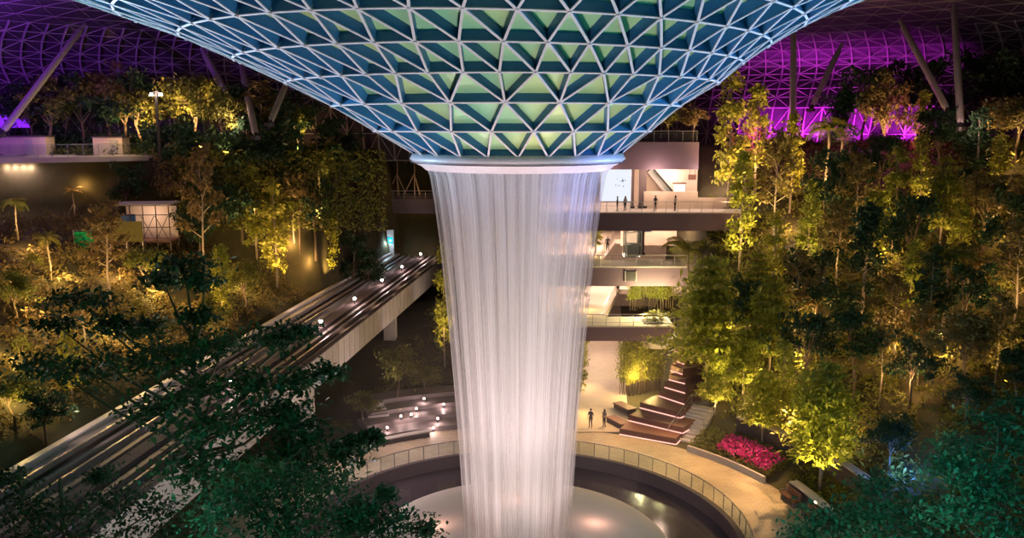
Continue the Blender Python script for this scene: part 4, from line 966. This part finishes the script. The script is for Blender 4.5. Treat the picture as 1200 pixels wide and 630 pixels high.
crowd([('column', 0, 945, 330, 215, .9), ('sparse', 1, 980, 345, 240, .9), ('column', 2, 1020, 330, 225, 1.0), ('column', 1, 1065, 380, 280, 1.0), ('sparse', 2, 1130, 380, 290, .9), ('column', 0, 1075, 260, 160, .9), ('tier', 2, 885, 400, 290, .8), ('column', 1, 905, 360, 250, 1.0), ('sparse', 0, 1030, 470, 380, .9), ('column', 2, 1120, 330, 240, 1.0), ('tier', 0, 870, 470, 380, .8), ('column', 0, 1165, 250, 160, .9), ('tier', 1, 940, 520, 430, .7)],
      'thin amber-lit tree in the crowd on the slope right of the waterfall', 'thin amber-lit trees on the right slope', 330)
crowd([('shrub', 0, 40, 320, 295, .8), ('shrub', 1, 95, 310, 288, .8), ('fern', 0, 75, 300, 275, 1.2), ('fern', 1, 30, 350, 325, 1.2), ('fern', 2, 125, 345, 322, 1.2), ('shrub', 2, 160, 375, 350, .8), ('fern', 0, 200, 385, 362, 1.2), ('shrub', 0, 70, 400, 375, .8), ('fern', 1, 110, 420, 398, 1.2), ('shrub', 1, 270, 345, 322, .8), ('fern', 2, 240, 325, 302, 1.2), ('shrub', 2, 25, 415, 390, .8), ('fern', 0, 150, 325, 305, 1.2)],
      'low warm-lit plant in the terraced planting on the slope left of the track', 'low plants on the left slope')

# undergrowth: ground cover nobody could count
def undergrowth(name, label, inside, x0, x1, y0, y1, nb, seed, m, size=.42, hb=(.4, 1.5)):
    rng = np.random.default_rng(seed); rnd = random.Random(seed); P_ = []
    for _ in range(nb):
        x, y = rnd.uniform(x0, x1), rnd.uniform(y0, y1)
        if not inside(x, y): continue
        h = rnd.uniform(*hb) * rnd.uniform(.5, 1.2); z = height(x, y); n = int(16 + 20 * h); R = .35 + h * .5
        a = rng.normal(size=(n, 3)); a = norm(a) * rng.uniform(.5, 1.05, n)[:, None]; a[:, 2] = np.abs(a[:, 2])
        P_.append(np.array([x, y, z]) + a * [R, R, h])
    V, F = leafcloud(np.concatenate(P_), size, rng, .25, .36); o = link(name, npmesh(name, V, F, M[m])); tag(o, label, 'undergrowth', kind='stuff'); return o
sl = lambda x, y: track_c(y) - x
undergrowth('undergrowth', 'warm lit ground cover and low bushes on the slope left of the track', lambda x, y: sl(x, y) > 6.2 and y < 46.5, -72, -22, -18, 47, 2900, 1, 'oleaf')
undergrowth('undergrowth', 'dark planting on the upper plateau behind the left balcony', lambda x, y: sl(x, y) > 6 and y > 48.5 and not (-75 < x < -36 and y < 51) and math.hypot(x / 90, (y - 6) / 83) < .86, -80, -16, 49.2, 70, 900, 2, 'leaf', .5, (.6, 2.2))
undergrowth('undergrowth', 'dense green ground cover over the slope right of the walkway', lambda x, y: math.hypot(x - CX, y - CY) > 24.4 and x > 16.6 + .10 * (y - 20) + 1.5 and not (y > 44 and x < 28) and math.hypot(x / 90, (y - 6) / 83) < .84, 15, 75, -20, 62, 4200, 3, 'leaf', .44, (.4, 1.7))
undergrowth('undergrowth', 'low dark planting between the tan walkway and the upper dark retaining wall', lambda x, y: 21.2 < math.hypot(x - CX, y - CY) < 23.0 and y - CY < .42 * x, 19, 24, -8, 14, 500, 14, 'leaf', .3, (.2, .5))
undergrowth('undergrowth', 'dim low planting between the pool steps and the track bridge', lambda x, y: math.hypot(x, y) > 27 and sl(x, y) < -6 and not (x > 1.8 and y > 44), -16, 2.5, 24, 78, 420, 4, 'leaf', .45, (.4, 1.5))
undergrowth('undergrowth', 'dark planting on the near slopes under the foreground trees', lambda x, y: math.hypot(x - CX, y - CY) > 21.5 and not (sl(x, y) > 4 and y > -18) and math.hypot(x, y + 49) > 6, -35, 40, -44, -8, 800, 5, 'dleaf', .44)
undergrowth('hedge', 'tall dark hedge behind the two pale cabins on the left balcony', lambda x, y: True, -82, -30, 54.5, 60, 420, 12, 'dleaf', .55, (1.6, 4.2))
rng = np.random.default_rng(8); n = 9000; x = rng.uniform(-37.5, -14, n); z = rng.uniform(14.5, 23.4, n); keep = rng.uniform(0, 1, n) < .45 + .5 * np.sin(x * 1.3 + np.sin(z * 1.7)) ** 2  # creeper added to break up tree-spot glow on the cliff
pts = np.stack([x, 46.3 + rng.uniform(-.5, .3, n), z], 1)[keep]; V, F = leafcloud(pts, .5, rng, .2, .45)
tag(link('added_creeper', npmesh('added_creeper', V, F, M['leaf'])), 'added creeper masking stray tree light on the cliff wall beyond the far end of the track', 'creeper', kind='stuff')
# warm spots in the planting
for (px, py, e, c, lift) in (
    (40, 300, 260, AMBER, 1.6), (80, 335, 320, WARM, 1.5), (140, 330, 260, AMBER, 1.5), (185, 350, 380, WARM, 1.6), (240, 370, 330, AMBER, 1.6), (285, 345, 260, WARM, 1.8), (60, 385, 420, AMBER, 1.6), (130, 395, 330, WARM, 1.6),
    (20, 340, 220, AMBER, 1.5), (30, 430, 300, WARM, 1.6), (165, 415, 220, AMBER, 1.6), (220, 330, 200, WARM, 1.5), (15, 470, 300, WARM, 1.8), (340, 300, 160, AMBER, 1.8), (365, 320, 160, AMBER, 1.8), (300, 260, 90, AMBER, 2), (370, 175, 240, AMBER, 1.5), (95, 230, 100, AMBER, 2),
    (920, 275, 420, AMBER, 1.8), (935, 300, 300, PEACH, 1.6), (1030, 315, 420, AMBER, 1.8), (945, 390, 420, AMBER, 1.8), (1040, 415, 320, AMBER, 1.8), (1100, 430, 200, AMBER, 1.8), (1160, 350, 240, AMBER, 1.8), (900, 380, 260, AMBER, 1.8), (1175, 290, 160, AMBER, 2),
    (880, 470, 260, WARM, 1.8), (990, 520, 180, AMBER, 1.8), (935, 440, 200, WARM, 1.8), (1090, 250, 150, AMBER, 2), (960, 215, 120, AMBER, 2), (1060, 470, 130, AMBER, 2), (850, 400, 300, WARM, 2), (1180, 200, 160, AMBER, 2), (870, 350, 240, WARM, 2)):
    q = G(px, py); t = (CAM - q).normalized(); point(q + t * .8 + Vector((0, 0, lift * .75)), e * 1.6, c, .15)

# ------------------------------------------------------------------ people
def person(loc, rz, h, label, top='shirt', female=False, lean=0.0, phone=False):
    o = empty('person', loc, rz); tag(o, label, 'person'); s = h / 1.75
    J = dict(pelvis=(0, 0, .95), belly=(0, .0, 1.08), chest=(0, -.015, 1.30), neck0=(0, -.01, 1.46), neck=(0, .0, 1.53), head=(0, .015, 1.62), crown=(0, .01, 1.70), face=(0, .065, 1.61), chin=(0, .06, 1.555),
             hipL=(.09, 0, .90), kneeL=(.10, .03, .50), ankL=(.11, -.01, .09), heelL=(.11, -.03, .045), toeL=(.125, .16, .03), hipR=(-.09, 0, .90), kneeR=(-.10, .02, .50), ankR=(-.13, -.02, .09), heelR=(-.13, -.04, .045), toeR=(-.15, .15, .03),
             shL=(.18, -.01, 1.41), elL=(.24, -.03, 1.13), wrL=(.25, .06, .90), paL=(.25, .085, .83), shR=(-.18, -.01, 1.41), elR=(-.235, -.02, 1.14), wrR=(-.20, .17, 1.02) if phone else (-.25, .05, .90), paR=(-.18, .24, 1.05) if phone else (-.25, .075, .83))
    Rr = dict(pelvis=.145, belly=.125, chest=.15, neck0=.075, neck=.055, head=.088, crown=.062, face=.05, chin=.038, hipL=.092, kneeL=.06, ankL=.04, heelL=.04, toeL=.03, hipR=.092, kneeR=.06, ankR=.04, heelR=.04, toeR=.03,
              shL=.062, elL=.045, wrL=.028, paL=.036, shR=.062, elR=.045, wrR=.028, paR=.036)
    E_ = [('pelvis', 'belly'), ('belly', 'chest'), ('chest', 'neck0'), ('neck0', 'neck'), ('neck', 'head'), ('head', 'crown'), ('head', 'face'), ('face', 'chin')]
    for S in 'LR': E_ += [('pelvis', 'hip' + S), ('hip' + S, 'knee' + S), ('knee' + S, 'ank' + S), ('ank' + S, 'heel' + S), ('ank' + S, 'toe' + S), ('chest', 'sh' + S), ('sh' + S, 'el' + S), ('el' + S, 'wr' + S), ('wr' + S, 'pa' + S)]
    for S, sg in (('L', 1), ('R', -1)):
        pa = Vector(J['pa' + S]); d = (pa - Vector(J['wr' + S])).normalized()
        for f, (ox, L) in enumerate(((-.024, .075), (-.008, .085), (.008, .08), (.024, .062))):
            a = pa + d * .03 + Vector((0, ox, 0)); c = a + d * L * .5 + Vector((-.008 * sg, 0, 0)); e = a + d * L * .9 + Vector((-.026 * sg, .004, 0))
            for n_, p_ in (('a', a), ('b', c), ('c', e)): J['f%d%s%s' % (f, n_, S)] = tuple(p_); Rr['f%d%s%s' % (f, n_, S)] = .0095
            E_ += [('pa' + S, 'f%da%s' % (f, S)), ('f%da%s' % (f, S), 'f%db%s' % (f, S)), ('f%db%s' % (f, S), 'f%dc%s' % (f, S))]
        a = pa - d * .01 + Vector((-.015 * sg, .04, 0)); e = a + d * .045 + Vector((-.012 * sg, .012, 0)); J['ta' + S] = tuple(a); J['tb' + S] = tuple(e); Rr['ta' + S] = Rr['tb' + S] = .011; E_ += [('pa' + S, 'ta' + S), ('ta' + S, 'tb' + S)]
    names = list(J); me = bpy.data.meshes.new('body_frame'); me.from_pydata([tuple(c * s for c in J[n_]) for n_ in names], [(names.index(a), names.index(c)) for a, c in E_], [])
    ob = bpy.data.objects.new('body', me); col.objects.link(ob); md = ob.modifiers.new('skin', 'SKIN')
    for i, n_ in enumerate(names): sv = me.skin_vertices[0].data[i]; sv.radius = (Rr[n_] * s * (.82 if n_ in ('chest', 'belly', 'pelvis') else 1), Rr[n_] * s); sv.use_root = n_ == 'pelvis'
    ob.modifiers.new('sub', 'SUBSURF').levels = 1
    dg = bpy.context.evaluated_depsgraph_get(); m2 = bpy.data.meshes.new_from_object(ob.evaluated_get(dg)); bpy.data.objects.remove(ob)
    m2.materials.clear(); m2.materials.append(M['skin']); m2.materials.append(M[top]); m2.materials.append(M['trouser']); m2.materials.append(M['hair'])
    for p in m2.polygons:
        p.use_smooth = True; c = p.center / s
        p.material_index = 3 if c.z < .10 else 2 if c.z < .98 and abs(c.x) < .2 else 1 if c.z < 1.47 and not (c.z < 1.12 and abs(c.x) > .19) else 0
    link('body', m2, o)
    b = MB(); b.lathe([(.001, 1.725), (.05, 1.718), (.085, 1.69), (.097, 1.65), (.095, 1.60 if not female else 1.5), (.08, 1.57 if not female else 1.42), (.07, 1.6), (.06, 1.68), (.001, 1.70)], 16)
    b.v = [((x) * s, (y * 1.05 - .012 - (.03 if z < 1.64 else 0)) * s, z * s) for x, y, z in b.v]; b.build('hair', M['hair'], o, True)
    b = MB()
    for sg in (-1, 1):
        b.tube([(sg * .032 * s, .108 * s, 1.625 * s), (sg * .032 * s, .118 * s, 1.625 * s)], .009 * s, 6)
    b.build('eyes', M['hair'], o)
    b = MB(); b.tube([(0, .105 * s, 1.63 * s), (0, .128 * s, 1.60 * s), (0, .108 * s, 1.592 * s)], [.006 * s, .013 * s, .008 * s], 6); b.build('nose', M['skin'], o)
    for sg in (-1, 1): b = MB(); b.tube([(sg * .088 * s, .01 * s, 1.645 * s), (sg * .102 * s, 0, 1.62 * s), (sg * .088 * s, .01 * s, 1.585 * s)], [.008 * s, .014 * s, .008 * s], 6); b.build('ear', M['skin'], o)
    b = MB(); b.lathe([(.155, 1.0), (.165, .93), (.150, .93), (.14, 1.0)], 18, closed=True); b.v = [(x * s, y * .88 * s, z * s) for x, y, z in b.v]; b.build('jacket_hem', M[top], o, True)
    return o
person(PZ(692, 501, .06), 2.6, 1.78, 'person in dark clothes standing at the end of the pale path, left of two', 'shirt')
person(PZ(708, 500, .06), 2.2, 1.68, 'person in a lighter top standing on the plaza, right of two by the path', 'greytop', True, phone=True)
q = PZ(712, 294, 11.95); person(q, 3.0, 1.72, 'person in dark clothes walking on the walkway above the middle footbridge', 'shirt')
q = PZ(724, 345, 7.05); person(q, .3, 1.7, 'person in dark clothes on the walkway behind the lowest footbridge, under the hatch', 'shirt')
PR = random.Random(4)
for k, (px, lb) in enumerate(((722, 'leaning beside the white screen'), (731, 'facing the screen, right of the first'), (766, 'right of the thick dark post'), (789, 'in front of the pink parapet'))):
    q = P(px, 246, 93); person(Vector((q.x, 43.0, 17.0)), PR.uniform(0, 6), 1.6 + .04 * k, 'small distant person on the highest footbridge, ' + lb, ('shirt', 'greytop')[k % 2], k % 2 == 1)

# ------------------------------------------------------------------ lighting of the place
# waterfall: projectors round the pool, blue one from the upper level
for a_ in (-60, -120, 20, 160, 90): 
    w = R_(a_); p = Vector((CX + 8.6 * math.cos(w), CY + 8.6 * math.sin(w), .4)); spot(p, (CX + 3.2 * math.cos(w), CY + 3.2 * math.sin(w), 9), 1800, (1, .78, .76), 95, .3)
for a_ in (-75, -105, -30, -150): w = R_(a_); p = Vector((CX + 13.6 * math.cos(w), CY + 13.6 * math.sin(w), .1)); spot(p, (CX + 3.6 * math.cos(w), CY + 3.6 * math.sin(w), 15), 4600, (1, .76, .78), 55, .3)
spot(Vector((14, 30, 19)), (1, -2, 22), 9000, (.2, .25, 1), 22, .3); spot(Vector((24, -22, 20)), P(682, 216, 48.5), 34000, (.25, .28, 1), 13, .4, 1.0)
for a_ in (0, 72, 144, 216, 288): w = R_(a_ + 20); point(Vector((CX + 5.6 * math.cos(w), CY + 5.6 * math.sin(w), .7)), 60, (1, .5, .35), .6)
# funnel: cool projectors on the terraces at both sides, neutral from below
spot(Vector((-34, 5, 19)), (-13, -4, 31), 62000, (.4, .7, 1.0), 60, .6); spot(Vector((33, 4, 19)), (13, -4, 31), 62000, (.27, .6, 1.0), 60, .6)
area(Vector((0, -23, 3.5)), (0, -9, 30), 4200, (1, .84, .82), 3)
b = MB(); b.lathe([(.01, -.9), (13.9, -.9), (16.5, 1.2), (17, 5), (14, 10), (9, 14), (.01, 16)], 48, c=(CX, CY + 1)); hz_ = b.mesh('haze', M['haze']); tag(link('mist', hz_), 'thin pinkish spray mist hanging over the pool around the foot of the waterfall', 'mist', kind='stuff')
# roof wash: violet left, magenta right
spot(Vector((-56, 30, 25)), (-62, 36, 40), 70000, (.32, .03, 1.0), 100, .8); spot(Vector((-58, 2, 28)), (-60, 20, 41), 60000, (.35, .04, 1.0), 100, .8)
point(P(60, 148, 97), 260, PEACH, .2); point(P(134, 148, 98), 320, WARM, .2); point(P(22, 130, 83), 260, (.3, .03, 1.0), .3)
for (px, dp) in ((900, 119), (950, 118), (1000, 115), (1070, 111)):
    q = P(px, 150, dp); spot(Vector((q.x, q.y, 24.6)), (q.x * 1.05, q.y + 8, 28), 5200, (.85, .03, 1.0), 95, .4)
for (px, dp) in ((990, 92), (1045, 92), (880, 96)): q = P(px, 158, dp); point(Vector((q.x, q.y, 25.2)), 420, (1.0, .05, .75), .3)
spot(Vector((40, 30, 26)), (60, 38, 40), 1600, (1, .6, .5), 130, .6); spot(Vector((-30, 45, 26)), (-40, 62, 36), 2200, (1, .6, .45), 120, .6)
# galleries of the canyon: ceiling lights under each level; last ones added to front-light the parapet
for (x, y, z, e) in ((7, 42, 11.0, 260), (11, 50, 11.0, 380), (8, 56, 11, 380), (16, 56, 11.0, 260), (6.5, 46, 16.0, 380), (11, 50, 16.0, 420), (18, 50, 16.0, 300), (9, 60, 16, 420), (6, 47.4, 21.0, 200), (12, 52, 21, 180), (18, 48.2, 21.0, 150), (24, 48, 20.5, 120), (8, 60, 21, 160), (10, 44.6, 20.8, 120), (16, 44.6, 20.8, 160), (21, 44.6, 20.8, 120)):
    point(Vector((x, y, z)), e * 3.5, PEACH, .5)
for (x, y, e) in ((8.2, 35, 420), (9.5, 44, 800), (10.5, 54, 700)): point(Vector((x, y, 5.0)), e, PEACH, .4)
for p in (P(760, 440, 79), P(742, 445, 81)): point(Vector((p.x, p.y - 1.6, 2.2)), 600, WARM, .2)
for p in (P(750, 380, 86), P(775, 380, 86)): point(Vector((p.x, p.y - 2.4, 9.2)), 1100, (1, .8, .35), .2)
for px, dp, z in ((676, 76, 1.2), (679, 84, 1.2), (681, 88.5, 8), (697, 93, 12.8)): q = P(px, 440, dp); point(Vector((q.x + .6, q.y - 1, z)), 120, WARM, .2)
# walkway and plaza wash
for (px, py, z, e) in ((850, 560, 7, 700), (900, 590, 7, 700), (770, 530, 7, 520), (700, 505, 6, 420)): q = PZ(px, py, 0); spot(q + Vector((2, 2, z)), q, e * 4.2, (1, .56, .22), 85, .12)
for (px, py) in ((865, 528), (885, 540)): q = PZ(px, py, 1); spot(q + Vector((-.5, -1.5, 3.5)), q, 110, (1, .72, .55), 70, .2)
for (px, py) in ((455, 540), (520, 525), (410, 570)): q = PZ(px, py, 0); spot(q + Vector((0, 3, 7)), q, 1100, PINK, 90, .3)
# side face of the track bridge, and the pier
for d_ in (62, 74, 88, 102): y = d_ - 49; spot(Vector((track_c(y) + 9.5, y - 2, 3.2)), (track_c(y) + 4.7, y + 2, 6.2), 420, (1, .76, .66), 95, .3)
for y in (0, 18, 36): spot(Vector((track_c(y) - 3.4, y, 9.5)), (track_c(y) - 5.0, y + 3, 6.8), 260, (1, .7, .55), 100, .3)
# cool tint on the near trees
point(P(180, 600, 16.5), 120, (.15, .9, .8), .5); point(P(380, 600, 14.5), 80, (.15, 1, .8), .5); point(P(250, 380, 17), 50, (.3, 1, .35), .5); point(P(80, 380, 17.5), 30, (.35, 1, .3), .5); point(P(300, 480, 15), 40, (.3, 1, .5), .5)
point(P(1060, 600, 24), 800, (.08, .75, .8), .5); point(P(1150, 540, 20), 700, (.08, .72, .85), .5); point(P(1150, 480, 20.5), 420, (.08, .7, .8), .5); point(P(985, 590, 25), 260, (.12, .9, .6), .5); point(P(1190, 600, 20), 600, (.1, .75, .85), .5)
q = G(1048, 560); point(q + Vector((0, -1, 1.2)), 260, (.08, .3, 1), .2); point(q + Vector((2.5, -2, 2.0)), 160, (.1, .4, 1), .2)

w = bpy.data.worlds.new('night'); scn.world = w; w.use_nodes = True; bg = w.node_tree.nodes['Background']; bg.inputs[0].default_value = (.36, .2, .28, 1); bg.inputs[1].default_value = .04

cam = bpy.data.cameras.new('camera'); co_ = bpy.data.objects.new('camera', cam); col.objects.link(co_); cam.sensor_width = 36; cam.lens = 30; cam.clip_end = 600
co_.location = CAM; co_.rotation_euler = (PI / 2 - PITCH, 0, 0); scn.camera = co_
scn.view_settings.view_transform = 'Standard'; scn.view_settings.look = 'None'; scn.view_settings.exposure = 0.25; scn.view_settings.gamma = 1.0; scn.view_settings.use_curve_mapping = False
scn.cycles.transparent_max_bounces = 24; scn.cycles.max_bounces = 6; scn.cycles.diffuse_bounces = 2; scn.cycles.sample_clamp_indirect = 4.0
